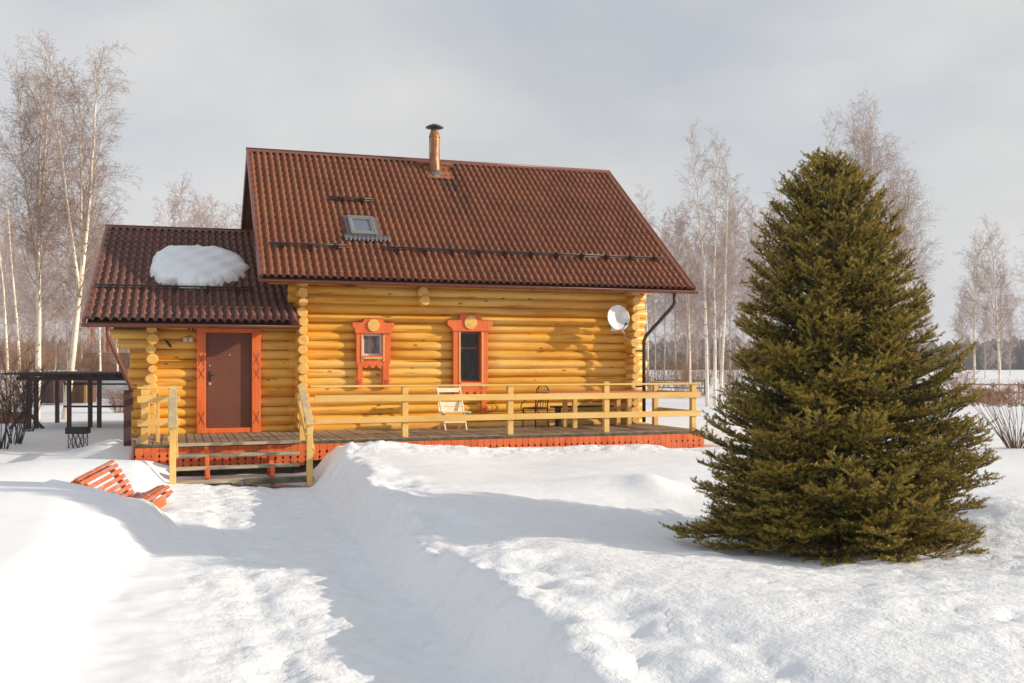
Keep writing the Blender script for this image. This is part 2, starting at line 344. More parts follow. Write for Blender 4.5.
def stain(m):
    N, L = m.node_tree.nodes, m.node_tree.links; b = N['Principled BSDF']; src = b.inputs['Base Color'].links[0].from_socket
    t = N.new('ShaderNodeTexCoord'); sx = N.new('ShaderNodeSeparateXYZ'); L.new(t.outputs['Object'], sx.inputs['Vector'])
    r1 = N.new('ShaderNodeMapRange'); r1.inputs['From Min'].default_value = 6.20; r1.inputs['From Max'].default_value = 6.36
    r2 = N.new('ShaderNodeMapRange'); r2.inputs['From Min'].default_value = 7.0; r2.inputs['From Max'].default_value = 6.8
    L.new(sx.outputs['X'], r1.inputs['Value']); L.new(sx.outputs['X'], r2.inputs['Value'])
    n = N.new('ShaderNodeTexNoise'); n.inputs['Scale'].default_value = 5; n.inputs['Detail'].default_value = 6; mp = N.new('ShaderNodeMapping'); mp.inputs['Scale'].default_value = (2.5, .5, .5)
    L.new(t.outputs['Object'], mp.inputs['Vector']); L.new(mp.outputs['Vector'], n.inputs['Vector'])
    r3 = N.new('ShaderNodeMapRange'); r3.inputs['From Min'].default_value = .42; r3.inputs['From Max'].default_value = .62; L.new(n.outputs['Fac'], r3.inputs['Value'])
    a = N.new('ShaderNodeMath'); a.operation = 'MULTIPLY'; c = N.new('ShaderNodeMath'); c.operation = 'MULTIPLY'
    L.new(r1.outputs['Result'], a.inputs[0]); L.new(r2.outputs['Result'], a.inputs[1]); L.new(a.outputs['Value'], c.inputs[0]); L.new(r3.outputs['Result'], c.inputs[1])
    r4 = N.new('ShaderNodeMapRange'); r4.inputs['From Min'].default_value = 4.6; r4.inputs['From Max'].default_value = 6.0; L.new(sx.outputs['Z'], r4.inputs['Value'])
    d = N.new('ShaderNodeMath'); d.operation = 'MULTIPLY'; L.new(c.outputs['Value'], d.inputs[0]); L.new(r4.outputs['Result'], d.inputs[1])
    x = N.new('ShaderNodeMix'); x.data_type = 'RGBA'; x.inputs['B'].default_value = (.05, .022, .012, 1)
    L.new(d.outputs['Value'], x.inputs['Factor']); L.new(src, x.inputs['A']); L.new(x.outputs['Result'], b.inputs['Base Color'])
stain(M['roof'])
def needle_mat():
    m = bpy.data.materials.new('spruce_needles'); m.use_nodes = True; N, L = m.node_tree.nodes, m.node_tree.links
    b = N['Principled BSDF']; b.inputs['Roughness'].default_value = .5; b.inputs['Specular IOR Level'].default_value = .35
    a = N.new('ShaderNodeAttribute'); a.attribute_name = 'age_shade'
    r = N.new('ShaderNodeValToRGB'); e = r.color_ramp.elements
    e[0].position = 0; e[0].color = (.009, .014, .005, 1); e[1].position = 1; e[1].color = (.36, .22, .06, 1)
    k = e.new(.38); k.color = (.055, .064, .010, 1); k = e.new(.68); k.color = (.38, .28, .032, 1)  # dark stops paint the crown's inner shade, light stops are young tips
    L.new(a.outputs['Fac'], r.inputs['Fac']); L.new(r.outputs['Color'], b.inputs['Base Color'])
    return m
M['needle'] = needle_mat()

# ------------------------------------------------------------------ ground (one sheet, fine near the cabin, reaching the horizon)
def axis(lo, hi, step, out, c):
    core = np.arange(lo, hi, step); r = []; d = step
    x = hi
    while x < out: r.append(x); d *= 1.13; x += d
    l = []; d = step; x = lo
    while x > -out: d *= 1.13; x -= d; l.append(x)
    return np.array(l[::-1]+list(core)+r)
gx = axis(-4.2, 11.4, .05, 900, 0); gy = axis(-17.2, 1.5, .05, 900, 0)
GX, GY = np.meshgrid(gx, gy); GZ = terrain(GX, GY)
nx, ny = len(gx), len(gy)
me = bpy.data.meshes.new('snowy_ground')
co = np.stack([GX.ravel(), GY.ravel(), GZ.ravel()], 1).astype(np.float32)
i0 = (np.arange(ny-1)[:, None]*nx+np.arange(nx-1)[None, :]).ravel()
faces = np.stack([i0, i0+1, i0+nx+1, i0+nx], 1).astype(np.int32)
me.vertices.add(len(co)); me.vertices.foreach_set('co', co.ravel())
me.loops.add(faces.size); me.loops.foreach_set('vertex_index', faces.ravel())
me.polygons.add(len(faces)); me.polygons.foreach_set('loop_start', np.arange(0, faces.size, 4, dtype=np.int32))
me.polygons.foreach_set('use_smooth', np.ones(len(faces), bool)); me.update(calc_edges=True)
at_ = me.attributes.new('rough', 'FLOAT', 'POINT')
_c = np.exp(-((GX-1.1)/1.15)**4)*(GY < -3); _r = sst(2.2, 3.0, GX)*(.30+.7*(1-sst(-12.5, -10.5, GY))+.7*sst(-5.5, -4, GY)); _l = .10+.6*sst(-4, -2, GY)
_rf = np.clip(np.maximum(np.maximum(_c, .9*np.exp(-((GX-2.3)/.6)**2)*(GY < -3)), np.where(GX > 1, _r, _l)), .1, 1)
at_.data.foreach_set('value', _rf.ravel().astype(np.float32))
me.materials.append(M['snow'])
ground = bpy.data.objects.new('snow_ground', me); COL.objects.link(ground)
tag(ground, 'snow covered yard with a shovelled path to the cabin steps', kind='structure')

# ------------------------------------------------------------------ log cabin
cabin = empty('log_cabin', (0, 0, 0), 0, 'yellow log cabin with brown tiled roof, lower entrance wing and railed veranda', 'house')
rng = random.Random(4)
PITCH = .2
def log(mb, a, b, r, nseg=14, mi=0, em=1, seed=0):
    rr = random.Random(seed); a = Vector(a); b = Vector(b); pts = []; rad = []
    ph = rr.random()*6; L = (b-a).length
    for i in range(nseg+1):
        t = i/nseg; w = math.sin(ph+t*L*.9)*.005+math.sin(ph*2+t*L*2.3)*.0025
        t_ = .012/L if i == 0 else 1-.012/L if i == nseg else t
        pts.append(a.lerp(b, t)+Vector((0, w*.6 if abs(a.x-b.x) > abs(a.y-b.y) else 0, w*.5))); rad.append(r+w)
    d_ = (b-a).normalized(); pts = [pts[0], pts[0]+d_*.018]+pts[1:-1]+[pts[-1]-d_*.018, pts[-1]]; rad = [rad[0]*.84, rad[0]]+rad[1:-1]+[rad[-1], rad[-1]*.84]
    mb.tube(pts, rad, 18, mi, True, True, em)
WY = .095            # axis of the front wall logs: crowns at y ~ 0
# front wall of the main room, split round the windows is not needed: frames stand in front of panes set into box reveals
openings_main = [(3.84, 4.34, 1.58, 2.11), (6.05, 6.60, 1.0, 2.18)]
def wall_row(mb, x0, x1, z, openings, seed):
    cuts = [(a, b) for a, b, c, d in openings if c-.07 < z < d+.07]
    xs = x0
    for a, b in sorted(cuts):
        log(mb, (xs, WY, z), (a, WY, z), .104, max(3, int((a-xs)*2)), seed=seed); xs = b
    log(mb, (xs, WY, z), (x1, WY, z), .104, max(3, int((x1-xs)*2)), seed=seed)
fw = MB()
for k in range(17):
    z = .03+PITCH*k
    wall_row(fw, 2.30, 10.78+(.04*math.sin(k*2.1)), z, openings_main, 100+k)
log(fw, (1.92, WY, 3.24), (11.0, WY, 3.24), .114, seed=140)
fw.build('front_wall', [M['log_x'], M['log_end']], cabin)
sw = MB(); sr = MB()
for k in range(17):
    z = .13+PITCH*k+.008*math.sin(k*5.1); e = -.36+.045*math.sin(k*1.7); r = .106+.012*math.sin(k*2.3)
    if k < 4: r += .012
    log(sw, (2.56+.012*math.sin(k*3.1), e, z), (2.56, 6.5, z), r, 12, seed=200+k)
    log(sr, (10.33+.012*math.sin(k*2.7), e+.02, z), (10.33, 6.5, z), r, 12, seed=230+k)
# gable logs above
zz = .13+PITCH*17; k = 0
while zz < 6.2:
    half = (6.45-zz)/.873
    log(sw, (2.56, 3.15-half, zz), (2.56, 3.15+half, zz), .114, 8, seed=260+k)
    log(sr, (10.33, 3.15-half, zz), (10.33, 3.15+half, zz), .114, 8, seed=290+k); zz += PITCH; k += 1
sw.build('side_wall', [M['log_y'], M['log_end']], cabin); sr.build('side_wall', [M['log_y'], M['log_end']], cabin)
bw = MB()
for k in range(17): log(bw, (2.3, 6.4, .03+PITCH*k), (10.9, 6.4, .03+PITCH*k), .114, 8, seed=320+k)
bw.build('rear_wall', [M['log_x'], M['log_end']], cabin)
pw = MB()                                    # partition log ends under the eave
log(pw, (5.18, -.30, 3.03), (5.18, .3, 3.03), .115, 3, seed=5); log(pw, (5.21, -.34, 2.83), (5.21, .3, 2.83), .12, 3, seed=6)
pw.build('partition_log_ends', [M['log_y'], M['log_end']], cabin)
# plinth under the walls
for x in (2.6, 4.6, 6.6, 8.6, 10.3):
    for y in (.1, 6.3):
        pl = MB(); pl.box(x-.2, x+.2, y-.2, y+.2, -.9, -.08, bev=.01); pl.build('plinth_block', M['log_end'], cabin)
pl = MB(); pl.box(-.4, 2.3, .0, .22, -.9, -.08, bev=.01); pl.build('plinth_beam', M['log_end'], cabin)
# dark inner core so that gaps between logs never show the sky
cb = MB(); cb.box(2.62, 3.85, .15, 6.3, -.05, 3.3); cb.box(4.42, 6.02, .15, 6.3, -.05, 3.3); cb.box(6.72, 10.28, .15, 6.3, -.05, 3.3)
cb.box(3.85, 4.42, .45, 6.3, -.05, 3.3); cb.box(6.02, 6.72, .45, 6.3, -.05, 3.3)
cb.prism([(.2, 3.30), (6.1, 3.30), (3.15, 6.1)], 'x', 2.62, 10.28); cb.build('inner_walls', M['shedwood'], cabin)

# annex (entrance wing)
DX0, DX1, DZ1 = .47, 1.69, 2.15
aw = MB()
for k in range(12):
    z = .03+PITCH*k; x0 = -.86+.03*math.sin(k*1.9)
    if k == 10: x0 = -1.24
    if k == 9: x0 = -1.08
    if k >= 11: x0 = -.3
    wall_row(aw, x0, 2.44, z, [(DX0+.06, DX1-.06, -.2, 2.06)], 400+k)
aw.build('entrance_front_wall', [M['log_x'], M['log_end']], cabin)
asd = MB()
for k in range(11):
    z = .13+PITCH*k; r = .103+.012*math.sin(k*2.9)+(.012 if k < 5 else 0)
    log(asd, (-.42+.02*math.sin(k*2.2), -.33+.03*math.sin(k*1.3), z), (-.42, 8.6, z), r, 8, seed=440+k)
zz = .13+PITCH*11; k = 0
while zz < 4.3:
    half = (4.46-zz)/.485
    log(asd, (-.42, 4.25-half, zz), (-.42, 4.25+half, zz), .112, 6, seed=460+k); zz += PITCH; k += 1
asd.build('entrance_side_wall', [M['log_y'], M['log_end']], cabin)
ac = MB(); ac.box(-.36, 2.45, .34, 8.5, -.05, 2.2); ac.box(-.36, DX0, .15, .34, -.05, 2.1); ac.box(DX1, 2.45, .15, .34, -.05, 2.1)
ac.prism([(.4, 2.2), (8.1, 2.2), (4.25, 4.25)], 'x', -.36, 2.45); ac.build('entrance_inner_walls', M['shedwood'], cabin)

# tiled roofs
def lerp(a, b, t): return a+(b-a)*t
def tiles(A, B, C_, D_, waves, rows, h=.026, step=.022):
    """A,B eave left/right; C_,D_ ridge left/right. Pressed-metal tile relief."""
    A, B, C_, D_ = map(lambda v: np.array(v, float), (A, B, C_, D_))
    nrm = np.cross(B-A, C_-A); nrm /= np.linalg.norm(nrm)
    if nrm[2] < 0: nrm = -nrm
    u = np.linspace(0, 1, waves*10+1); vv = []; sv = []
    for r in range(rows):
        for t, s_ in ((0.0, 1.0), (.5, .55), (.985, .06)): vv.append((r+t)/rows); sv.append(s_)
    vv.append(1.0); sv.append(0)
    vv = np.array(vv); sv = np.array(sv)
    U, V = np.meshgrid(u, vv); S = np.repeat(sv[:, None], len(u), 1)
    ph = (U*waves) % 1.0
    prof = np.where(ph < .74, np.minimum(1, 1.35*np.sin(ph/.74*math.pi))**.9, 0.0)      # broad rounded crown, narrow flat valley
    P = (A*(1-U)[..., None]+B*U[..., None])*(1-V)[..., None]+(C_*(1-U)[..., None]+D_*U[..., None])*V[..., None]
    P = P+nrm*(prof*h*1.25+S*step)[..., None]
    mb = MB(); n = len(u); k = len(vv)
    i0 = (np.arange(k-1)[:, None]*n+np.arange(n-1)[None, :]).ravel()
    me = bpy.data.meshes.new('tiles'); co = P.reshape(-1, 3).astype(np.float32)
    F = np.stack([i0, i0+1, i0+n+1, i0+n], 1).astype(np.int32)
    me.vertices.add(len(co)); me.vertices.foreach_set('co', co.ravel())
    me.loops.add(F.size); me.loops.foreach_set('vertex_index', F.ravel())
    me.polygons.add(len(F)); me.polygons.foreach_set('loop_start', np.arange(0, F.size, 4, dtype=np.int32))
    me.update(calc_edges=True); return me, nrm
EA, EB = Vector((1.66, -.84, 3.17)), Vector((11.62, -.80, 3.17))
RC, RD = Vector((1.69, 3.14, 6.55)), Vector((11.27, 3.26, 6.66))
me, NR = tiles(EA, EB, RC, RD, 63, 20, .052, .040); me.materials.append(M['roof'])
roof = bpy.data.objects.new('roof', me); COL.objects.link(roof); roof.parent = cabin
NR = Vector(NR)
# rear slope, deck boards beneath
rb = MB()
RE, RF = Vector((1.66, 7.1, 3.17)), Vector((11.62, 7.3, 3.17))
def slab(mb, a, b, c, d, off0, off1, n, mi=0):
    vs = [Vector(p)+n*off0 for p in (a, b, c, d)]+[Vector(p)+n*off1 for p in (a, b, c, d)]
    mb.add(vs, [(0, 1, 2, 3), (4, 7, 6, 5), (0, 4, 5, 1), (1, 5, 6, 2), (2, 6, 7, 3), (3, 7, 4, 0)], mi)
NB = Vector((0, -NR.y, NR.z))
slab(rb, RC, RD, RF, RE, -.02, .02, NB); rb.build('rear_roof', M['roof'], cabin)
so = MB(); slab(so, EA+Vector((.04, .06, 0)), EB+Vector((-.04, .06, 0)), RD+Vector((-.04, 0, 0)), RC+Vector((.04, 0, 0)), -.10, -.012, NR)
slab(so, RC+Vector((.04, 0, 0)), RD+Vector((-.04, 0, 0)), RF+Vector((-.04, 0, 0)), RE+Vector((.04, 0, 0)), -.10, -.025, NB)
so.build('roof_boarding', M['pipe'], cabin)
# barge boards, ridge
def rb_bar(mb, a, b, w, h, up=(0, 0, 1)): mb.bar(a, b, w, h, 0, up)
bb = MB(); dn = Vector((0, 0, -.07))
bb.bar(EA+NR*.0+Vector((-.02, 0, -.01)), RC+Vector((-.02, 0, -.01)), .04, .20, up=NR)
bb.bar(EA+NR*.068+Vector((.015, 0, 0)), RC+NR*.068+Vector((.015, 0, 0)), .08, .022, up=NR)
bb.build('barge_board', M['trim'], roof)
bb = MB(); bb.bar(EB+Vector((.02, 0, -.01)), RD+Vector((.02, 0, -.01)), .04, .20, up=NR)
bb.bar(EB+NR*.068-Vector((.04, 0, 0)), RD+NR*.068-Vector((.04, 0, 0)), .13, .022, up=NR)
bb.build('barge_board', M['trim'], roof)
bb = MB(); bb.bar(RC+Vector((-.02, 0, -.04)), RE+Vector((-.02, 0, -.04)), .04, .22, up=NB); bb.build('rear_barge_board', M['trim'], roof)
bb = MB(); bb.bar(RD+Vector((.02, 0, -.04)), RF+Vector((.02, 0, -.04)), .04, .22, up=NB); bb.build('rear_barge_board', M['trim'], roof)
rg = MB()
rg.bar(RC+Vector((-.04, -.05, .045)), RD+Vector((.04, -.05, .045)), .16, .02, up=NR)
rg.bar(RC+Vector((-.04, .07, .045)), RD+Vector((.04, .07, .045)), .16, .02, up=NB)
rg.tube([RC+Vector((-.05, 0, .075)), RD+Vector((.05, 0, .075))], .035, 10)
rg.build('ridge_cap', M['trim'], roof)
# annex roof
AA, AB = Vector((-1.62, -.80, 2.24)), Vector((2.44, -.80, 2.24))
AC, AD = Vector((-1.51, 4.25, 4.70)), Vector((2.44, 4.25, 4.74))
me, NA = tiles(AA, AB, AC, AD, 25, 15, .052, .040); me.materials.append(M['roof_dark_shade']); NA = Vector(NA)
aroof = bpy.data.objects.new('entrance_roof', me); COL.objects.link(aroof); aroof.parent = cabin
NAB = Vector((0, -NA.y, NA.z)); AE, AF = Vector((-1.60, 9.3, 2.24)), Vector((2.44, 9.3, 2.24))
ab = MB(); slab(ab, AC, AD, AF, AE, -.02, .02, NAB); ab.build('rear_entrance_roof', M['roof'], cabin)
ab = MB(); slab(ab, AA+Vector((.04, .06, 0)), AB+Vector((0, .06, 0)), AD, AC+Vector((.04, 0, 0)), -.09, -.012, NA)
slab(ab, AC+Vector((.04, 0, 0)), AD, AF, AE+Vector((.04, 0, 0)), -.09, -.025, NAB); ab.build('entrance_roof_boarding', M['pipe'], cabin)
bb = MB(); bb.bar(AA+Vector((-.02, 0, -.01)), AC+Vector((-.02, 0, -.01)), .04, .19, up=NA)
bb.bar(AA+NA*.068+Vector((.04, 0, 0)), AC+NA*.068+Vector((.04, 0, 0)), .12, .02, up=NA)
bb.bar(AC+Vector((-.02, 0, -.03)), AE+Vector((-.02, 0, -.03)), .04, .2, up=NAB)
bb.build('barge_board', M['trim'], aroof)
rg = MB(); rg.bar(AC+Vector((-.04, -.04, .045)), AD+Vector((0, -.04, .045)), .15, .02, up=NA); rg.bar(AC+Vector((-.04, .06, .045)), AD+Vector((0, .06, .045)), .15, .02, up=NAB)
rg.tube([AC+Vector((-.05, 0, .07)), AD+Vector((0, 0, .07))], .03, 10); rg.build('ridge_cap', M['trim'], aroof)
# hanging carved board ends below the entrance gable
for x, y, z0, z1 in ((-1.52, -.66, 1.86, 2.14), (-1.30, .55, 1.62, 1.9), (-1.40, 1.9, 1.75, 2.15)):
    hb = MB(); hb.prism([(y-.035, z1), (y+.035, z1), (y+.035, z0+.05), (y, z0), (y-.035, z0+.05)], 'x', x, x+.03)
    hb.build('hanging_board', M['orange_skirt'], cabin)

# gutters and downpipes
def gutter(x0, x1, y, z, nbr, parent):
    g = MB(); prof = []
    for i in range(9):
        th = math.pi+math.pi*i/8; prof.append((y+.062*math.cos(th), z+.062*math.sin(th)))
    inner = [(y+(p[0]-y)*.88, z+(p[1]-z)*.88) for p in prof[::-1]]
    poly = prof+inner; n = len(poly)
    vs = [(x0, a, b) for a, b in poly]+[(x1, a, b) for a, b in poly]
    g.add(vs, [(i, (i+1) % n, n+(i+1) % n, n+i) for i in range(n)], 0, True)
    for x in (x0, x1): g.prism([(p[0], p[1]) for p in prof], 'x', x-.006, x+.006)
    g.tube([(x0, y-.062, z), (x1, y-.062, z)], .010, 6)
    o = g.build('gutter', M['trim'], parent)
    for i in range(nbr):
        b = MB(); x = x0+.12+(x1-x0-.24)*i/(nbr-1)
        pts = [(x, y+.068*math.cos(math.pi+math.pi*j/8), z+.068*math.sin(math.pi+math.pi*j/8)) for j in range(9)]
        for p, q in zip(pts[:-1], pts[1:]): b.bar(p, q, .022, .006, up=(0, Vector(p).y-y, Vector(p).z-z), bev=0)
        b.build('gutter_bracket', M['pipe'], o)
gutter(1.64, 11.64, -.92, 3.14, 18, cabin); gutter(-1.66, 2.42, -.88, 2.20, 6, cabin)
dp = MB(); dp.tube([(11.04, -.92, 3.08), (11.04, -.92, 2.86), (11.00, -.88, 2.76), (10.50, -.54, 2.10), (10.46, -.50, 1.98), (10.46, -.50, .06)], .043, 12)
dp.build('downpipe', M['dark'], cabin)
for z in (1.72, .88):
    br = MB(); br.box(10.25, 10.44, -.52, -.48, z, z+.04); br.build('downpipe_bracket', M['black'], cabin)
dp = MB(); dp.tube([(-1.20, -.88, 2.15), (-1.20, -.88, 1.98), (-1.18, -.86, 1.90), (-.84, -.55, 1.06), (-.80, -.5, .95), (-.80, -.5, .5)], .043, 12)
dp.build('downpipe', M['trim'], cabin)
dp = MB(); dp.box(-.93, -.79, -.68, -.58, -.55, .92, bev=.006); dp.build('dark_corner_post', M['pergola'], cabin)

# snow guards: two rails on brackets
def on(A, B, C_, D_, n, u, v, h=0):
    return (A.lerp(B, u)).lerp(C_.lerp(D_, u), v)+n*h
def guard(Q, n, u0, u1, v, nb, parent):
    A, B, C_, D_ = Q; g = MB()
    for h in (.10, .16): g.tube([on(A, B, C_, D_, n, u0, v+.001, h), on(A, B, C_, D_, n, u1, v+.001, h)], .019, 8)
    for i in range(nb):
        u = u0+(u1-u0)*(i+.5)/nb
        c = on(A, B, C_, D_, n, u, v, 0); up = (C_-A).normalized()
        vs = []
        for s_ in (-.03, .03):
            for a, h in ((-.06, .03), (.20, .03), (.03, .20), (-.06, .20)): vs.append(c+up*a+n*h+Vector((s_, 0, 0)))
        g.add(vs, [(0, 1, 2, 3), (7, 6, 5, 4), (0, 4, 5, 1), (1, 5, 6, 2), (2, 6, 7, 3), (3, 7, 4, 0)])
    g.build('snow_guard', M['dark'], parent)
QM = (EA, EB, RC, RD); QA = (AA, AB, AC, AD)
guard(QM, NR, .022, .195, .205, 3, roof); guard(QM, NR, .265, .975, .205, 11, roof); guard(QM, NR, .172, .282, .585, 2, roof)
guard(QA, NA, .01, .80, .275, 5, aroof)

# skylight
def frame_mat(c, ux, uy, n): return Matrix(((ux.x, uy.x, n.x, c.x), (ux.y, uy.y, n.y, c.y), (ux.z, uy.z, n.z, c.z), (0, 0, 0, 1)))
UX = (EB-EA).normalized(); UY = NR.cross(UX).normalized()
if UY.z < 0: UY = -UY
KM = frame_mat(Vector((3.97, .62, 4.42))+NR*.075, UX, UY, NR)
sk = MB()
W, H = .29, .37
for (a, b, c, d) in ((-W, -W+.06, -H, H), (W-.06, W, -H, H), (-W+.06, W-.06, H-.07, H), (-W+.06, W-.06, -H, -H+.09)): sk.box(a, b, c, d, 0, .10, 0, KM, .006)
skl = sk.build('skylight', mat('grey_metal', (.20, .19, .18), .4, .3), cabin)
s2 = MB(); s2.box(-W+.05, W-.05, -H+.08, H-.06, .03, .055, 0, KM); s2.build('pane', mat('skylight_pane', (.10, .13, .17), .08, 0, spec=.8), skl)
s2 = MB()
for (a, b, c, d) in ((-W+.06, -W+.095, -H+.09, H-.07), (W-.095, W-.06, -H+.09, H-.07), (-W+.095, W-.095, H-.11, H-.07), (-W+.095, W-.095, -H+.09, -H+.125)): s2.box(a, b, c, d, .055, .085, 0, KM)
s2.build('sash', mat('sash_metal', (.30, .28, .25), .4, .4), skl)
s2 = MB(); s2.box(-W-.16, W+.22, -H-.14, -H, .012, .05, 0, KM); s2.box(-W-.08, -W, -H, H+.05, .01, .045, 0, KM); s2.box(W, W+.08, -H, H+.05, .01, .045, 0, KM)
for i in range(11): s2.tube([KM @ Vector((-W-.13+i*.095, -H-.20, .02)), KM @ Vector((-W-.13+i*.095, -H-.02, .04))], .028, 8)
s2.build('lead_flashing', mat('lead_sheet', (.13, .13, .14), .5, .3), skl)
# chimney
cx, cy = 6.22, 2.74
ch = MB(); ch.lathe([(.135, 6.05), (.135, 7.12), (.128, 7.14), (.145, 7.15), (.145, 7.19), (.13, 7.20), (.118, 7.27), (.085, 7.34)], (cx, cy, 0), 24)
chim = ch.build('chimney', M['chim'], cabin)
c2 = MB(); c2.lathe([(.09, 7.31), (.09, 7.40)], (cx, cy, 0), 16); c2.lathe([(.0, 7.50), (.05, 7.495), (.13, 7.465), (.225, 7.415), (.225, 7.40), (.1, 7.39), (0, 7.39)], (cx, cy, 0), 24)
c2.build('chimney_cap', M['black_pipe'], chim)
c2 = MB(); CM = frame_mat(Vector((cx+.02, cy, 6.23))+NR*.045, UX, UY, NR)
c2.lathe([(.27, 6.04), (.22, 6.12), (.15, 6.24), (.14, 6.26)], (cx, cy, .06), 20)
c2.build('flashing_cone', mat('soot_stained', (.10, .08, .07), .6, .2, noise=[((.30, .18, .10), 5, (1, 1, 1), .5, .65)]), chim)
c2 = MB(); c2.box(-.28, .36, -.30, .30, .0, .03, 0, CM, .004); c2.box(-.42, .52, .30, .38, .0, .09, 0, CM, .004); c2.build('flashing_sheet', M['rust'], chim)

# ------------------------------------------------------------------ windows and door
def disc(mb, x, y0, y1, z, r, n=24):
    mb.prism([(x+r*math.cos(2*math.pi*i/n), z+r*math.sin(2*math.pi*i/n)) for i in range(n)], 'y', y0, y1)
def window(x0, x1, z0, z1, hdr, legs, apron_z, depth, kind):
    """x0..x1,z0..z1 opening; hdr=(hx0,hx1,zlow,zshoulder,ztop); legs=(outer left, outer right, left foot z, right foot z)"""
    root = empty('window', ((x0+x1)/2, 0, z0)); root.parent = cabin
    ox, oz = root.location.x, root.location.z
    def off(o): o.location = (-ox, 0, -oz); return o
    lx0, lx1, fl, fr = legs; hx0, hx1, h0, hs, ht = hdr; xc = (hx0+hx1)/2; y0, y1 = -.115, -.02
    mid = z0-.14
    for (a, b, f, sgn) in ((lx0, x0+.005, fl, 1), (x1-.005, lx1, fr, -1)):
        c = MB()
        c.box(a, b, y0, y1, mid, h0, bev=.004)
        w = (b-a)
        e0, e1 = (a+.04, b) if sgn > 0 else (a, b-.04)
        pts = [(a, mid), (e0 if sgn > 0 else a, mid-.05), (e0-.02 if sgn > 0 else a, f+.04), (a+.01 if sgn > 0 else a, f), (b-.01 if sgn < 0 else b, f), (e1+.02 if sgn < 0 else b, f+.04), (e1 if sgn < 0 else b, mid-.05), (b, mid)]
        c.prism([(p[0], p[1]-.001) for p in pts], 'y', y0+.004, y1)
        for q in (.3, .5, .7): c.box(a+w*q-.006, a+w*q+.006, y0-.006, y0+.006, f+.03, f+.16)
        off(c.build('casing', M['orange'], root))
    h = MB()
    hw = (hx1-hx0)/2; tw = hw*.48
    poly = [(lx0-.02, h0), (lx1+.02, h0), (lx1+.035, h0+.05), (hx1-.05, h0+.10), (hx1, h0+.14), (hx1, hs), (xc+tw+.05, hs), (xc+tw, hs+.03), (xc+tw-.02, ht), (xc-tw+.02, ht), (xc-tw, hs+.03), (xc-tw-.05, hs), (hx0, hs), (hx0, h0+.14), (hx0+.05, h0+.10), (lx0-.035, h0+.05)]
    h.prism([(a, b+.001) for a, b in poly], 'y', y0-.03, y1); off(h.build('carved_header', M['orange'], root))
    d = MB(); disc(d, xc, y0-.055, y0-.02, h0+(ht-h0)*.52, (ht-h0)*.40); off(d.build('sun_disc', M['log_end'], root))
    a = MB(); n = 36; pts = [(x0-.001, z0-.03), (x1+.001, z0-.03)]
    for i in range(n+1):
        t = 1-i/n; s_ = abs(math.sin(t*math.pi*3)); pts.append((x0+(x1-x0)*t, apron_z+.075*(1-s_)))
    a.prism(pts, 'y', y0+.01, y1); a.box(x0-.02, x1+.02, y0-.02, y1, z0-.03, z0+.005); off(a.build('carved_apron', M['orange'], root))
    ym = bpy.data.materials.get('yellow_paint') or mat('yellow_paint', (.82, .58, .24), .5)
    for xx, sg in ((x0-.022, 1), (x1+.022, -1)):                    # toothed strips
        t = MB(); z = z0-.10; pts = []
        while z < h0-.03: pts += [(xx+sg*.034, z), (xx+sg*.034, z+.026), (xx+sg*.008, z+.030), (xx+sg*.008, z+.048)]; z += .052
        t.prism([(xx, z0-.10)]+pts+[(xx, z)], 'y', y0-.014, y0+.002); off(t.build('toothed_trim', ym, root))
    t = MB(); xx = x0+.02; pts = []
    while xx < x1-.04: pts += [(xx, z0-.065), (xx+.026, z0-.065), (xx+.030, z0-.042), (xx+.048, z0-.042)]; xx += .052
    t.prism([(x0+.02, z0-.028)]+pts+[(xx, z0-.028)], 'y', y0-.030, y0-.018); off(t.build('toothed_trim', ym, root))
    # reveal, frame, panes
    rv = MB(); rv.box(x0-.03, x0+.012, -.02, .34, z0, z1); rv.box(x1-.012, x1+.03, -.02, .34, z0, z1); rv.box(x0, x1, -.02, .34, z1-.012, z1+.03); rv.box(x0, x1, -.03, .34, z0-.03, z0+.012)
    off(rv.build('reveal', M['orange'] if kind else M['log_x'], root))
    f = MB(); fw_ = .045; yy = depth
    for (a_, b_, c_, d_) in ((x0+.012, x0+.012+fw_, z0+.012, z1-.012), (x1-.012-fw_, x1-.012, z0+.012, z1-.012), (x0+.012+fw_, x1-.012-fw_, z1-.012-fw_, z1-.012), (x0+.012+fw_, x1-.012-fw_, z0+.012, z0+.012+fw_)): f.box(a_, b_, yy, yy+.05, c_, d_)
    if kind: f.box(x0+.057, x1-.057, yy, yy+.05, z1-.40, z1-.36)
    off(f.build('frame', M['whitepvc'] if kind == 0 else M['trim'], root))
    g = MB(); g.box(x0+.05, x1-.05, yy+.02, yy+.03, z0+.05, z1-.05); off(g.build('glass', M['glass_c'] if kind == 0 else M['glass_r'], root))
def glassmat(name, a, b, split):
    m = mat(name, a, .05, noise=[(b, split, (2.5, 1, .6), .45, .55)], spec=.35); return m
M['glass_c'] = glassmat('curtained_glass', (.30, .27, .27), (.12, .14, .17), 2.0)
M['glass_r'] = glassmat('dark_glass', (.010, .008, .007), (.022, .022, .025), 6.0)
window(3.86, 4.32, 1.60, 2.10, (3.645, 4.555, 2.10, 2.33, 2.43), (3.73, 4.48, .92, .92), 1.34, .00, 0)
window(6.065, 6.58, 1.02, 2.17, (5.77, 6.84, 2.17, 2.41, 2.54), (5.91, 6.72, .70, .30), .74, .04, 1)
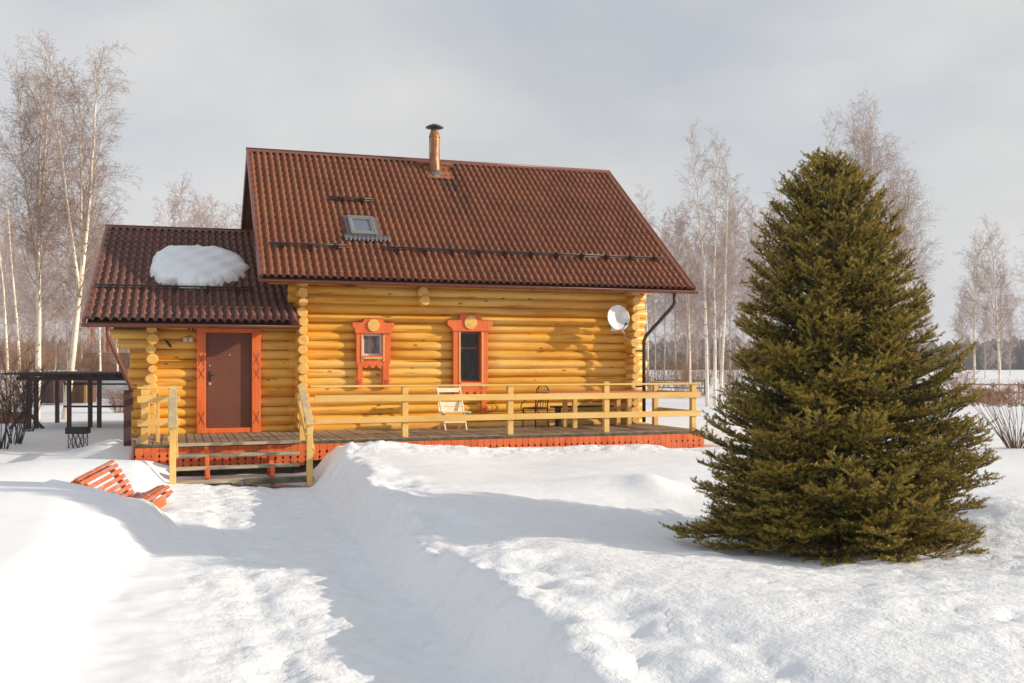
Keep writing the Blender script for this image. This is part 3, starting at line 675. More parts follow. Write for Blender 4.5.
# door
droot = empty('door', (1.08, 0, .08)); droot.parent = cabin
def doff(o): o.location = (-1.08, 0, -.08); return o
f = MB(); f.box(DX0-.03, DX0+.15, -.10, .10, 0, 2.08, bev=.006); f.box(DX1-.15, DX1+.03, -.10, .10, 0, 2.08, bev=.006); f.box(DX0-.03, DX1+.03, -.13, .10, 2.082, 2.20, bev=.006); f.box(DX0+.15, DX1-.15, -.08, .10, .0, .10, bev=.006)
for xa, xb in ((DX0-.01, DX0+.13), (DX1-.13, DX1+.01)):
    for za in (.18, 1.12, 1.40):                                   # incised diamonds on the jambs
        hh = .26 if za != 1.12 else .22; xm = (xa+xb)/2
        for p, q in (((xa+.01, za), (xm, za+hh/2)), ((xb-.01, za), (xm, za+hh/2)), ((xa+.01, za+hh), (xm, za+hh/2)), ((xb-.01, za+hh), (xm, za+hh/2))):
            f.bar((p[0], -.102, p[1]), (q[0], -.102, q[1]), .01, .008, 1, bev=0)
doff(f.build('door_frame', [M['orange'], M['trim']], droot))
d = MB(); d.box(DX0+.15, DX1-.15, .0, .06, .10, 2.08, bev=.008); d.box(DX0+.19, DX1-.19, -.004, .01, .16, 2.02, bev=.003); doff(d.build('door_leaf', M['door'], droot))
hx = DX0+.235
d = MB(); d.box(hx-.022, hx+.022, -.02, 0, 1.08, 1.28, 0, None, .005); d.tube([(hx, -.02, 1.20), (hx, -.06, 1.20), (hx+.11, -.065, 1.195)], .012, 8); doff(d.build('door_handle', M['black'], droot))
d = MB(); disc(d, hx, -.022, 0, 1.02, .03); doff(d.build('door_lock', M['steel'], droot)); d = MB(); disc(d, hx-.005, -.015, 0, 1.40, .016); doff(d.build('door_lock', M['steel'], droot))
d = MB(); disc(d, 1.10, -.016, 0, 1.62, .016); doff(d.build('peephole', M['steel'], droot))

# ------------------------------------------------------------------ veranda
DK0, DK1, DYF = -.66, 10.82, -2.62
v = MB(); x = DK0; i = 0
while x < DK1-.02:
    w = .135; dz = .004*math.sin(i*2.3); v.box(x, min(x+w, DK1), DYF+.01*math.sin(i*1.7), .16, -.04+dz, 0+dz, bev=.004); x += w+.014; i += 1
ver = v.build('veranda', M['deck'], cabin)
v = MB(); v.box(DK0, DK1, DYF+.02, DYF+.07, -.19, -.042); v.box(DK0-.01, DK0+.04, DYF, .1, -.19, -.042); v.box(DK1-.04, DK1+.01, DYF, 4, -.19, -.042)
v.box(DK0, -.02, DYF-.03, DYF+.012, -.06, -.01); v.box(2.3, DK1+.01, DYF-.03, DYF+.012, -.06, -.01)
for y in (-2.2, -1.3, -.4): v.box(DK0+.06, DK1-.06, y, y+.06, -.2, -.045)
v.build('edge_beam', M['deckedge'], ver)
# skirting of scalloped boards
s_ = MB(); x = DK0+.01; i = 0; w = .128
while x < DK1-.05:
    long_ = 9.75 < x < 10.0; bot = -.37+.006*math.sin(i*2.1)
    if long_: bot = -.56
    if -.03 < x < 2.25: bot = -.46
    z1 = -.066; cx_ = x+w/2; k = .017
    zs = [bot+.055, bot+.155]
    left = []; right = []
    for zz in sorted(zs, reverse=True):
        right += [(x+w, zz+.026), (x+w-k, zz+.013), (x+w-k, zz-.013), (x+w, zz-.026)]; left += [(x, zz+.026), (x+k, zz+.013), (x+k, zz-.013), (x, zz-.026)]
    poly = [(x, z1), (x+w, z1)]+right+[(x+w, bot+.012), (x+w-.03, bot), (x+.03, bot), (x, bot+.012)]+left[::-1]
    s_.prism(poly, 'y', DYF-.022, DYF-.001+.002*(i % 2)); x += w+.007; i += 1
s_.build('skirting_boards', M['orange_skirt'], ver)
s_ = MB(); y = DYF+.05
while y < 2: s_.box(DK1+.012, DK1+.03, y, y+.134, -.36, -.07); y += .133
s_.build('side_skirting', M['orange_skirt'], ver)
s_ = MB(); s_.box(DK0-.03, DK0-.012, DYF+.05, .1, -.42, -.07); s_.build('side_skirting', M['orange_skirt'], ver)
for x, y in ((9.2, -2.2), (9.75, -.4), (10.7, -2.3), (7.6, -2.2), (10.7, -.3), (6, -2.2), (4.4, -2.2), (.1, -2.3), (2.2, -2.3)):
    s_ = MB(); s_.box(x-.06, x+.06, y-.06, y+.06, -.75, -.2, bev=.005); s_.build('foundation_post', M['pergola'], ver)
for x in (8.5, 9.1, 9.6):
    s_ = MB(); s_.box(x-.22, x+.2, -.1, .2, -.7, -.22, bev=.01); s_.build('foundation_block', M['log_end'], ver)
PW = .115
def post(x, y, z0, z1, w=PW, m='rail'):
    p = MB(); p.box(x-w/2, x+w/2, y-w/2, y+w/2, z0, z1, bev=.006); p.build('railing_post', M[m], ver)
YR = -2.50
for x in (4.25, 6.42, 8.55, 10.62): post(x, YR, 0, .985 if x != 8.55 else 1.06)
post(10.66, -.68, 0, .985)
def rail(a, b, w, h, m='rail'):
    r_ = MB(); r_.bar(a, b, w, h, bev=.005); r_.build('rail', M[m], ver)
yr = YR-PW/2-.022
rail((2.42, YR-.01, 1.005), (10.78, YR-.01, 1.005), .13, .036)
rail((2.50, yr, .775), (6.50, yr, .765), .04, .125); rail((6.503, yr, .765), (10.76, yr, .765), .04, .125)
rail((2.50, yr, .355), (6.50, yr, .365), .04, .12); rail((6.503, yr, .365), (10.76, yr, .365), .04, .12)
xr = 10.66+PW/2+.022
rail((10.66, YR, 1.003), (10.66, -.55, 1.003), .11, .034); rail((xr, YR, .765), (xr, -.55, .765), .04, .12); rail((xr, YR, .36), (xr, -.55, .36), .04, .12)
# left stub of railing
post(-.50, YR, 0, .985); post(-.50, -.45, 0, .985, .09); post(-.28, YR+.25, 0, .9, .055)
rail((-.62, YR-.01, 1.005), (.14, YR-.01, 1.005), .13, .036); rail((-.62, yr, .80), (.10, yr, .80), .04, .12); rail((-.62, yr, .38), (.10, yr, .38), .04, .12)
rail((-.50, YR, 1.003), (-.50, -.4, 1.003), .11, .034); rail((-.56, YR, .775), (-.56, -.4, .775), .04, .12); rail((-.56, YR, .36), (-.56, -.4, .36), .04, .12)
# stairs
for i, (z, y) in enumerate(((-.20, -2.92), (-.40, -3.20), (-.61, -3.48))):
    t = MB(); t.bar((.03, y, z+.003*i), (2.16-.02*i if i < 2 else 2.30, y, z+(-.004, .01, .012)[i]), .26, .052, up=(0, 0, 1), bev=.008); t.build('stair_tread', M['tread'], ver)
t = MB(); t.bar((.02, DYF-.06, -.022), (2.22, DYF-.06, -.018), .18, .05, bev=.006); t.build('stair_tread', M['tread'], ver)
t = MB(); t.box(1.15, 2.34, -3.66, -3.58, -.66, -.56, bev=.01); t.build('kick_plank', M['deckedge'], ver)
for x in (.52, 1.62):
    st = MB(); st.box(x, x+.07, -2.80, -2.74, -.72, -.06); st.box(x, x+.07, -3.12, -3.06, -.72, -.20); st.box(x, x+.07, -3.42, -3.36, -.72, -.38); st.box(x, x+.05, -3.42, -2.70, -.62, -.56)
    st.build('stringer', M['orange_skirt'], ver)
for x, w in ((-.02, .0), (2.27, 0)):
    post(x, YR-.06, -.4, .99, .10); post(x, -3.62, -.72, .34, .105)
    h = MB(); h.bar((x, -2.46, 1.02), (x, -3.74, .355), .14, .04, bev=.006); h.build('stair_handrail', M['railw'], ver)
    h = MB(); h.bar((x+.07, -2.50, .45), (x+.07, -3.66, -.12), .035, .11, bev=.005); h.build('rail', M['rail'], ver)
    h = MB(); h.bar((x-.065, -2.50, .74), (x-.065, -3.66, .16), .03, .09, bev=.005); h.build('rail', M['rail'], ver)

# ------------------------------------------------------------------ things on and by the cabin
# snow left on the entrance roof
def roof_snow():
    n, m_ = 220, 30; mb = MB(); c = on(*QA, NA, .518, .53, 0); ux = Vector((1, 0, 0)); uy = NA.cross(ux).normalized()
    if uy.z < 0: uy = -uy
    vs = []; rr = random.Random(3); ph = [rr.random()*6 for _ in range(6)]
    for i in range(m_+1):
        q = i/m_
        for j in range(n):
            th = 2*math.pi*j/n; ct, st_ = math.cos(th), math.sin(th)
            e = (abs(ct)**2.5+abs(st_)**2.5)**(-1/2.5)
            wob = 1+.045*math.sin(3*th+ph[0])+.025*math.sin(5*th+ph[1])+.014*math.sin(11*th+ph[2])+.014*math.sin(19*th+ph[3])+.010*math.sin(31*th+ph[4])+.006*math.sin(53*th+ph[5])
            a = 1.03*e*wob*ct*q; b = 1.30*e*wob*st_*q
            b += .12*(a+.2)
            if st_ > 0: b *= 1-.18*max(0, -a)          # lower to the left
            b = max(b, -1.12 - (.32 if a > -.45 else 0))
            hgt = (.20-.05*a-.03*b)*(1-q**7)**.5+.014*math.sin(a*7+b*5)+.010*math.sin(a*13-b*9)
            vs.append(c+ux*a+uy*b+NA*(.045+max(0, hgt)))
    fs = [(i*n+j, i*n+(j+1) % n, (i+1)*n+(j+1) % n, (i+1)*n+j) for i in range(m_) for j in range(n)]
    mb.add(vs, fs, 0, True); base = [c+ux*0+NA*.045]
    return mb
o = roof_snow().build('roof_snow', M['snow']); tag(o, 'rounded leftover slab of snow lying on the dark roof of the entrance wing', 'snow')

# satellite dish
dc = Vector((9.80, -.42, 2.50)); dd = empty('satellite_dish', (9.95, -.02, 2.35), 0, 'round white satellite dish mounted on the log wall beside the right corner', 'satellite dish')
aim = Vector((.10, -1, .16)).normalized(); DM = aim.to_track_quat('Z', 'Y').to_matrix().to_4x4()
def rel(o, root): o.location = -root.location; return o
b = MB(); b.lathe([(.001, 0), (.08, .005), (.16, .022), (.24, .05), (.29, .075), (.298, .078), (.298, .07), (.24, .038), (.16, .010), (.08, -.008), (.001, -.012)], dc, 36, 0, DM); rel(b.build('reflector', M['dish'], dd), dd)
b = MB(); tip = dc+aim*.34+Vector((.05, 0, -.19)); b.tube([dc+Vector((0, 0, -.28))+aim*.05, dc+Vector((.03, 0, -.29))+aim*.2, tip], .010, 6); b.tube([tip+aim*.03, tip-aim*.07], .024, 10); rel(b.build('feed_arm', M['black'], dd), dd)
b = MB(); b.tube([dc-aim*.01, dc-aim*.12, Vector((9.86, -.2, 2.32)), Vector((9.90, -.02, 2.32))], .018, 8); b.box(9.82, 9.98, -.03, -.01, 2.22, 2.42); rel(b.build('wall_bracket', M['steel'], dd), dd)
b = MB(); b.tube([dc+Vector((.12, .05, -.24)), (10.05, -.28, 2.16), (10.12, -.2, 2.04), (10.24, -.3, 1.96), (10.34, -.42, 1.92), (10.42, -.40, 1.90)], .008, 6); rel(b.build('cable', M['cable'], dd), dd)
# entrance lamp plate and hook lamp
e = empty('wall_switch', (.27, -.03, 1.93), 0, 'small round wooden plate with two white switches left of the door', 'switch')
b = MB(); disc(b, -.05, -.035, 0, 0, .055); disc(b, .05, -.035, 0, 0, .055); b.box(-.06, .06, -.034, 0, -.045, .045); b.build('backplate', M['rail'], e)
for sx in (-.055, .055):
    b = MB(); b.box(sx-.036, sx+.036, -.05, -.03, -.036, .036, bev=.004); b.build('switch_plate', M['whitepvc'], e)
e = empty('wall_hook', (-.12, -.03, 1.86), 0, 'small black curved hook fixed to the logs near the left corner', 'hook')
b = MB(); b.tube([(-.06, 0, .06), (-.02, -.08, .03), (.03, -.10, -.04), (.06, -.06, -.08)], [.012, .02, .03, .02], 8); b.build('hook_arm', M['black'], e)
e = empty('motion_sensor', (.33, -.04, 2.14), 0, 'tiny dark sensor box under the entrance gutter above the switches', 'sensor')
b = MB(); b.box(-.05, .05, -.04, .02, -.02, .03, bev=.005); b.build('sensor_body', M['black'], e)
b = MB(); b.tube([(0, -.045, 0), (0, -.055, 0)], .016, 10); b.build('sensor_lens', M['whitepvc'], e)

# white slatted garden chair
ch_ = empty('garden_chair', (5.70, -.80, 0.004), R(4), 'cream slatted wooden chair standing on the veranda under the tall window', 'chair'); ch_.scale = (.95, 1, .92)
def part(name, m, root): return lambda mb: mb.build(name, m, root)
for z, y in ((.93, .25), (.60, .16), (.485, .13)):
    b = MB(); b.bar((-.30, y, z), (.30, y, z), .022, .105, up=(0, .25, 1)); b.build('back_slat', M['cream'], ch_)
for sx in (-1, 1):
    b = MB(); b.bar((sx*.28, .29, 1.0), (sx*.25, -.22, .0), .03, .045, up=(0, 1, .3)); b.build('back_leg', M['cream'], ch_)
    b = MB(); b.bar((sx*.24, .28, .0), (sx*.27, -.22, .43), .03, .045, up=(0, 1, .3)); b.build('front_leg', M['cream'], ch_)
    b = MB(); b.bar((sx*.31, .08, .42), (sx*.31, -.28, .42), .06, .03); b.build('seat_rail', M['cream'], ch_)
b = MB()
for k in range(6): b.bar((-.30, .10-.07*k, .43), (.30, .10-.07*k, .43), .05, .02)
b.build('seat', M['cream'], ch_)
b = MB(); b.bar((-.27, -.16, .20), (.27, -.16, .20), .03, .06); b.build('stretcher', M['cream'], ch_)
# table
tb = empty('garden_table', (9.0, -.95, 0.004), 0, 'long narrow table with reddish top and pine legs against the veranda wall', 'table')
for x, y in ((-.62, .28), (-.62, -.28), (.70, .28), (.72, -.26)):
    b = MB(); b.box(x-.05, x+.05, y-.04, y+.04, 0, .74, bev=.005); b.build('leg', M['rail'], tb)
b = MB()
for k in range(5): b.box(-1.28, 1.22, -.40+.16*k, -.25+.16*k, .775, .81, bev=.004)
b.build('tabletop', M['tabletop'], tb)
b = MB(); b.box(-.66, .76, -.03, .03, .70, .77); b.build('apron_rail', M['rail'], tb)
# bench behind the table
bn = empty('wall_bench', (8.95, -.32, 0.004), 0, 'low dark bench between the reddish table and the log wall', 'bench')
b = MB(); b.box(-.75, .75, -.14, .14, .42, .46, bev=.004); b.build('seat', M['black'], bn)
for sx in (-.6, .6):
    b = MB(); b.box(sx-.03, sx+.03, -.12, .12, 0, .42); b.build('leg', M['black'], bn)
# iron chair
ic = empty('iron_chair', (7.68, -.62, 0.004), R(-65), 'black wrought iron chair with curved arms left of the reddish table', 'chair')
b = MB(); b.box(-.21, .21, -.21, .21, .42, .45, bev=.01); b.build('seat', M['black'], ic)
for sx in (-1, 1):
    b = MB(); b.tube([(sx*.2, -.2, 0), (sx*.19, -.19, .42)], .014, 6); b.build('leg', M['black'], ic)
    b = MB(); b.tube([(sx*.2, .22, 0), (sx*.19, .19, .42), (sx*.19, .24, .84)], .014, 6); b.build('leg', M['black'], ic)
    b = MB(); b.tube([(sx*.21, .22, .66)]+[(sx*.24, .2-.42*math.sin(a*math.pi/10), .46+.2*math.cos(a*math.pi/10)) for a in range(1, 10)], .012, 6); b.build('arm', M['trim'], ic)
b = MB(); b.tube([(-.19, .24, .84), (-.1, .25, .93), (.1, .25, .93), (.19, .24, .84)], .014, 6)
for k in range(4): b.tube([(-.12+.08*k, .2, .45), (-.12+.08*k, .25, .9)], .008, 5)
b.build('back', M['black'], ic)

# ------------------------------------------------------------------ curved slatted bench, half buried
def camray(D, r_):                            # distance ahead and to the right of the camera -> ground position
    a = math.atan(338/968); s0, c0 = math.sin(a), math.cos(a); return (D*s0+r_*c0, -21.02+D*c0-r_*s0)
bx = empty('slatted_lounger', (0, 0, 0), 0, 'terracotta slatted garden lounger half buried in the snow left of the path', 'lounger')
axis_d = Vector((.36, .93, .13)).normalized()      # slat direction, away from the viewer
side_d = Vector((axis_d.y, -axis_d.x, 0)).normalized()
prof = [(-.08, .30), (-.02, .36), (.045, .40), (.10, .345), (.155, .27), (.205, .195), (.25, .12), (.285, .045), (.32, -.03), (.40, -.06), (.475, -.06), (.545, -.035), (.61, .0), (.675, .035), (.745, .05), (.815, .035), (.86, -.03)]
_x, _y = camray(13.4, (92-512)/968*13.4); bo = Vector((_x, _y, -.44))
for k, (u, z) in enumerate(prof):
    p = bo+side_d*u*1.05+Vector((0, 0, z)); q0 = p-axis_d*.55; q1 = p+axis_d*.55
    k0, k1 = max(0, k-1), min(len(prof)-1, k+1)
    tan = side_d*(prof[k1][0]-prof[k0][0])+Vector((0, 0, prof[k1][1]-prof[k0][1])); nn = axis_d.cross(tan.normalized())
    b = MB(); b.bar(q0, q1, .055, .032, up=nn, bev=.004); b.build('slat', M['benchpaint'], bx)
for s0 in (-.42, .42):
    b = MB()
    for (u0, z0_), (u1, z1_) in zip(prof[:-1], prof[1:]):
        b.bar(bo+side_d*u0*1.05+axis_d*s0+Vector((0, 0, z0_-.05)), bo+side_d*u1*1.05+axis_d*s0+Vector((0, 0, z1_-.05)), .04, .08)
    b.build('side_frame', M['orange_skirt'], bx)
b = MB(); b.bar(bo+side_d*-.13-axis_d*.5+Vector((0, 0, .24)), bo+side_d*-.10+axis_d*.1+Vector((0, 0, .30)), .07, .07); b.bar(bo+side_d*.9-axis_d*.45+Vector((0, 0, -.12)), bo+side_d*.9+axis_d*.3+Vector((0, 0, -.12)), .05, .16); b.build('end_rail', M['orange_skirt'], bx)

# ------------------------------------------------------------------ shelter, brazier and far yard
def at(px, D): r_ = (px-512)/968*D; return camray(D, r_)
sx_, sy_ = at(24, 27); ex_, ey_ = at(137, 27)
gl = -.28
sh = empty('shelter', (sx_, sy_, gl), 0, 'open dark brown timber shelter with corrugated flat roof behind the cabin corner', 'shelter')
d1 = Vector((ex_-sx_, ey_-sy_, 0)); L1 = d1.length; sh.rotation_euler.z = math.atan2(d1.y, d1.x)
for px_, y in ((.14, 0), (.34, 0), (1.26, 0), (1.76, .2), (2.10, 0), (3.2, 0), (-.2, 2.4), (3.2, 2.4)):
    b = MB(); b.box(px_-.05, px_+.05, y-.05, y+.05, -.3, 1.26, bev=.006); b.build('post', M['pergola'], sh)
b = MB()
for y in (0, 2.4): b.bar((-.2, y, 1.30), (3.4, y, 1.30), .10, .10)
for k in range(6): b.bar((.05+k*.65, -.3, 1.38), (.05+k*.65, 2.7, 1.38), .06, .06)
b.build('roof_beam', M['pergola'], sh)
b = MB(); b.bar((0, 2.4, .42), (3.2, 2.4, .42), .05, .06); b.bar((0, 2.4, 1.1), (3.2, 2.4, 1.1), .05, .05); b.build('cross_rail', M['pergola'], sh)
b = MB(); b.bar((-.38, -.02, -.1), (.08, -.02, .45), .07, .08); b.build('brace', M['pergola'], sh)
b = MB(); b.bar((.55, -.02, -.1), (.08, -.02, .42), .07, .08); b.build('brace', M['pergola'], sh)
b = MB(); n = 150; vs = []
for i in range(n+1):
    x = -.45+4.15*i/n; z = 1.44+.022*math.sin(i*2*math.pi/5)
    vs += [(x, -.45, z), (x, 2.9, z+.03), (x, -.45, z-.008), (x, 2.9, z+.022)]
b.add(vs, [f_ for i in range(n) for f_ in ((4*i, 4*i+4, 4*i+5, 4*i+1), (4*i+2, 4*i+3, 4*i+7, 4*i+6), (4*i, 4*i+2, 4*i+6, 4*i+4))], 0, True); b.build('corrugated_roof', M['slate'], sh)

x, y = at(78, 21); g0 = tz(x, y)-.02
bz = empty('brazier', (x, y, g0), R(-15), 'small black fire basket on a lattice stand in the snow by the shelter', 'brazier')
b = MB(); b.box(-.22, .22, -.14, .14, .33, .36); b.box(-.22, -.20, -.14, .14, .36, .47); b.box(.20, .22, -.14, .14, .36, .47); b.box(-.20, .20, -.14, -.12, .36, .47); b.box(-.20, .20, .12, .14, .36, .47); b.build('fire_box', M['black'], bz)
for y_ in (-.12, .12):
    b = MB()
    for x_ in (-.16, .16): b.bar((x_, y_, 0), (x_, y_, .33), .015, .015)
    for k in range(3):
        b.tube([(-.16+.107*k, y_, 0), (-.16+.107*(k+1), y_, .33)], .007, 5); b.tube([(-.16+.107*(k+1), y_, 0), (-.16+.107*k, y_, .33)], .007, 5); b.tube([(-.16+.107*k, y_, .33), (-.107+.107*k, y_, .16), (-.16+.107*(k+1), y_, .33)], .006, 5)
    b.build('lattice_side', M['black'], bz)

def shed(px, D, w, d, h, rh, wall, roofm, label, cat='shed', zb=-.45, name='shed', corner=None, rot=0):
    x, y = at(px, D); r_ = empty(name, (x, y, zb), rot-math.atan(338/968), label, cat)
    b = MB(); b.box(-w/2, w/2, -d/2, d/2, 0, h)
    b.build('wall', M[wall], r_)
    b = MB(); b.prism([(-d/2-.15, h), (0, h+rh), (d/2+.15, h), (d/2+.15, h-.06), (-d/2-.15, h-.06)], 'x', -w/2-.15, w/2+.15); b.build('roof', M[roofm], r_)
    if corner:
        for sx in (-1, 1):
            b = MB(); b.box(sx*w/2-.06, sx*w/2+.06, -d/2-.03, -d/2+.01, 0, h); b.build('corner_board', M[corner], r_)
    return r_
shed(81, 46, .95, 1.2, 1.15, .12, 'shedwood', 'pergola', 'small brown plank shed with yellow corners seen through the shelter', corner='shedyellow', zb=-.55)
shed(50, 44, .75, 1.0, 1.25, .1, 'pergola', 'pergola', 'narrow dark hut behind the birch seen through the shelter', zb=-.35)
shed(110, 62, 2.9, 3, 1.0, 1.65, 'shedwood', 'shedwood', 'brown roofed outbuilding far behind the shelter', cat='outbuilding', zb=-.5)
shed(980, 48, .55, .8, 1.35, .0, 'brick', 'brick', 'small brick pillar hut in the snow beyond the spruce', cat='hut', zb=-1.15+.0)
x0_, y0_ = at(88, 52); x1_, y1_ = at(150, 50)
pf = empty('board_fence', (x0_, y0_, -.5), math.atan2(y1_-y0_, x1_-x0_), 'pale vertical board fence seen through the open shelter', 'fence')
L_ = math.hypot(x1_-x0_, y1_-y0_); b = MB(); x = 0
while x < L_: b.box(x, x+.14, 0, .025, 0, 1.15, bev=.003); x += .16
b.build('fence_boards', M['palefence'], pf)
b = MB(); b.bar((0, .05, .3), (L_, .05, .3), .05, .08); b.bar((0, .05, .9), (L_, .05, .9), .05, .08); b.build('fence_rail', M['greyrail'], pf)
x0_, y0_ = at(-20, 30); x1_, y1_ = at(27, 29)
pf = empty('low_fence', (x0_, y0_, -.35), math.atan2(y1_-y0_, x1_-x0_), 'low reddish brown board fence behind the dark bushes at left', 'fence')
b = MB(); L_ = math.hypot(x1_-x0_, y1_-y0_); b.box(0, L_, 0, .04, -.1, .34); b.build('fence_boards', M['rust'], pf)
b = MB()
for k in range(3): b.box(k*L_/2-.05, k*L_/2+.05, -.05, -.005, -.1, .40)
b.build('fence_post', M['shedwood'], pf)
# split-rail boundary fence right of the cabin, through the railing
def farfence(px0, D0, px1, D1, h, label, nm='rail_fence'):
    a = Vector((*at(px0, D0), -.42)); b_ = Vector((*at(px1, D1), -.42)); L = (b_-a).length
    r_ = empty(nm, a, math.atan2(b_.y-a.y, b_.x-a.x), label, 'fence')
    n = int(L/2.4)
    for k in range(n+1):
        m = MB(); m.box(k*L/n-.05, k*L/n+.05, -.05, .05, -.2, h+.08); m.build('fence_post', M['greyrail'], r_)
    for z in (h*.45, h*.95):
        m = MB(); m.bar((0, -.07, z), (L, -.07, z), .04, .09); m.build('fence_rail', M['greyrail'], r_)
farfence(655, 60, 705, 58, .9, 'grey post and rail fence in the snow between cabin and spruce')
farfence(960, 52, 1080, 50, .8, 'grey post and rail fence behind the clipped shrub at right')

# ------------------------------------------------------------------ bare trees and shrubs
def birch_mesh(seed, H, r0, lean=(0, 0), fork=0, nb=52, droop=.5, spread=.20, tw=1.0, tmin=.0038, low=.22):
    rr = random.Random(seed); tr = MB(); lm = MB(); tg = MB()
    def stem(p0, d0, L, r, n=14, wob=.018):
        pts = [Vector(p0)]; d = Vector(d0).normalized()
        for i in range(n):
            d = (d+Vector((rr.gauss(0, wob), rr.gauss(0, wob), .02))).normalized(); pts.append(pts[-1]+d*L/n)
        return pts, [max(.006, r*(1-i/n)**.8) for i in range(n+1)]
    pts, rad = stem((0, 0, 0), (lean[0], lean[1], 1), H, r0); tr.tube(pts, rad, 8)
    stems = [(pts, rad, H)]
    for k in range(fork):
        i = 4+k+rr.randint(0, 1); a = rr.random()*6.28
        p2, r2 = stem(pts[i], (math.cos(a)*.15, math.sin(a)*.15, 1), H*(.9-i/14), rad[i]*.75); tr.tube(p2, r2, 7); stems.append((p2, r2, H*(1-i/14)))
    def branch(p, d, L, r, lev):
        n = 5 if lev < 2 else 3
        q = [Vector(p)]; d = Vector(d).normalized(); dd_ = []
        for i in range(n):
            g = (.06 if lev == 0 else -.10*droop*(lev+.3))
            if lev == 0 and i >= 3: g = -.22*droop
            d = (d+Vector((rr.gauss(0, .13), rr.gauss(0, .13), g+rr.gauss(0, .08)))).normalized(); q.append(q[-1]+d*L/n); dd_.append(d.copy())
        (lm if lev == 0 else tg).tube(q, [max(tmin, r*(1-.85*i/n)) for i in range(n+1)], 4 if lev == 0 else 3, 0, False, True)
        if lev < 2:
            m = int((9 if lev == 0 else 4)*tw*(1 if lev else (.5+L/1.6)))
            for j in range(m):
                t = (.12 if lev else .15)+.85*(j+rr.random())/m; i = min(n-1, int(t*n)); f = t*n-i
                pp = q[i].lerp(q[i+1], min(f, 1)); a = rr.random()*6.28
                ax = dd_[i].cross(Vector((math.cos(a), math.sin(a), .3))).normalized()
                nd = (dd_[i]*.75+ax*.65+Vector((0, 0, .15 if lev == 0 else -.05)))
                branch(pp, nd, L*(.5 if lev == 0 else .55)*(1-.45*t)*rr.uniform(.6, 1.25), r*.42, lev+1)
    for pts, rad, Hs in stems:
        n = len(pts)-1; m = int(nb*Hs/H)
        for j in range(m):
            t = low+(.99-low)*((j+rr.random())/m)**.9 if pts is stems[0][0] else .12+.87*(j+rr.random())/m
            i = min(n-1, int(t*n)); pp = pts[i].lerp(pts[i+1], t*n-i); a = rr.random()*6.28
            up = .75+.9*t
            h = pp.z/H
            L = H*spread*(1.0-.78*max(0, h-.25)**1.1)*rr.uniform(.55, 1.1)*(1 if h > .3 else .7)
            branch(pp, (math.cos(a), math.sin(a), up), L, max(.008, rad[i]*.25)*1.0, 0)
        branch(pts[-1], (0, 0, 1), H*.04, .008, 1)
    return tr, lm, tg
def make_tree(name, data, loc, label, cat, group=None, twigm='twig', barkm='bark', limbm='twigp', sc=1, rz=0, only=None):
    root = empty(name, loc, rz, label, cat, group); root.scale = (sc, sc, sc)
    t, l, g = data
    t.build('trunk', M[barkm], root, False); l.build('limbs', M[limbm], root, False); g.build('crown', M[twigm], root, False)
    return root
G1 = 'birches standing around the yard'
bA = make_tree('birch_tree', birch_mesh(11, 12.2, .10, (.035, 0), 2, 54, .6, .21), (*at(37, 32), -.5), 'tall white trunked bare birch nearest the left edge, forking above the shelter', 'birch', G1)
bB = make_tree('birch_tree', birch_mesh(23, 11.7, .11, (.085, 0), 2, 56, .9, .22), (*at(64, 31), -.5), 'tall leaning bare birch with bright trunk just left of the cabin', 'birch', G1)
bC = make_tree('birch_tree', birch_mesh(31, 12.6, .085, (.0, 0), 0, 46, .5, .19, .85), (*at(707, 44), -.5), 'tall slim straight birch nearest the right end of the cabin roof', 'birch', G1)
bD = make_tree('birch_tree', birch_mesh(47, 12.4, .08, (.10, 0), 0, 40, .4, .17, .85), (*at(720, 46), -.5), 'thin leaning bare birch between the twin birch and the spruce', 'birch', G1)
bE = make_tree('birch_tree', birch_mesh(53, 13.0, .085, (.01, 0), 3, 44, .5, .24, .95), (*at(872, 42), -.5), 'many stemmed bare birch rising behind the top of the spruce', 'birch', G1)
bF = make_tree('birch_tree', birch_mesh(61, 9.8, .08, (-.01, 0), 1, 44, .5, .24, .9), (*at(1000, 56), -.5), 'round crowned bare birch behind the clipped shrub at right', 'birch', G1)
def place(src, px, D, sc, rz, label, group, z=-.5):
    c = copy_tree(src); c.location = (*at(px, D), z); c.scale = (sc,)*3; c.rotation_euler.z = rz; c['label'] = label; c['group'] = group; return c
place(bC, 715, 44.5, .95, 2.4, 'second slim straight birch, close beside the tall one right of the roof', G1)
place(bE, 905, 47, .86, 1.0, 'feathery bare birch showing past the right shoulder of the spruce', G1)
place(bD, 893, 46, .98, .3, 'tall thin birch rising just right of the many stemmed one', G1)
place(bF, 975, 58, .95, 4.4, 'bare birch left of the round crowned one at right', G1)
place(bC, 8, 38, .78, 1.0, 'slender birch at the far left edge of the yard', G1)
place(bD, 22, 40, .86, 2.2, 'slender birch just left of the forked birch', G1)
place(bE, 100, 50, .74, 4.0, 'bare birch behind the left end of the entrance roof', G1)
place(bF, 1032, 54, 1.02, 2.0, 'bare birch cut by the right edge of the photo', G1)
place(bD, 840, 44, 1.05, 2.7, 'straight bare birch behind the spruce tip', G1)
place(bC, 648, 60, .98, 2.0, 'pale bare birch peeking over the right end of the cabin roof', G1)
place(bA, 118, 58, .62, 2.9, 'low bare birch showing above the left end of the entrance ridge', G1)
place(bF, 690, 52, .85, 1.1, 'dense bare birch behind the downpipe and railing', G1)
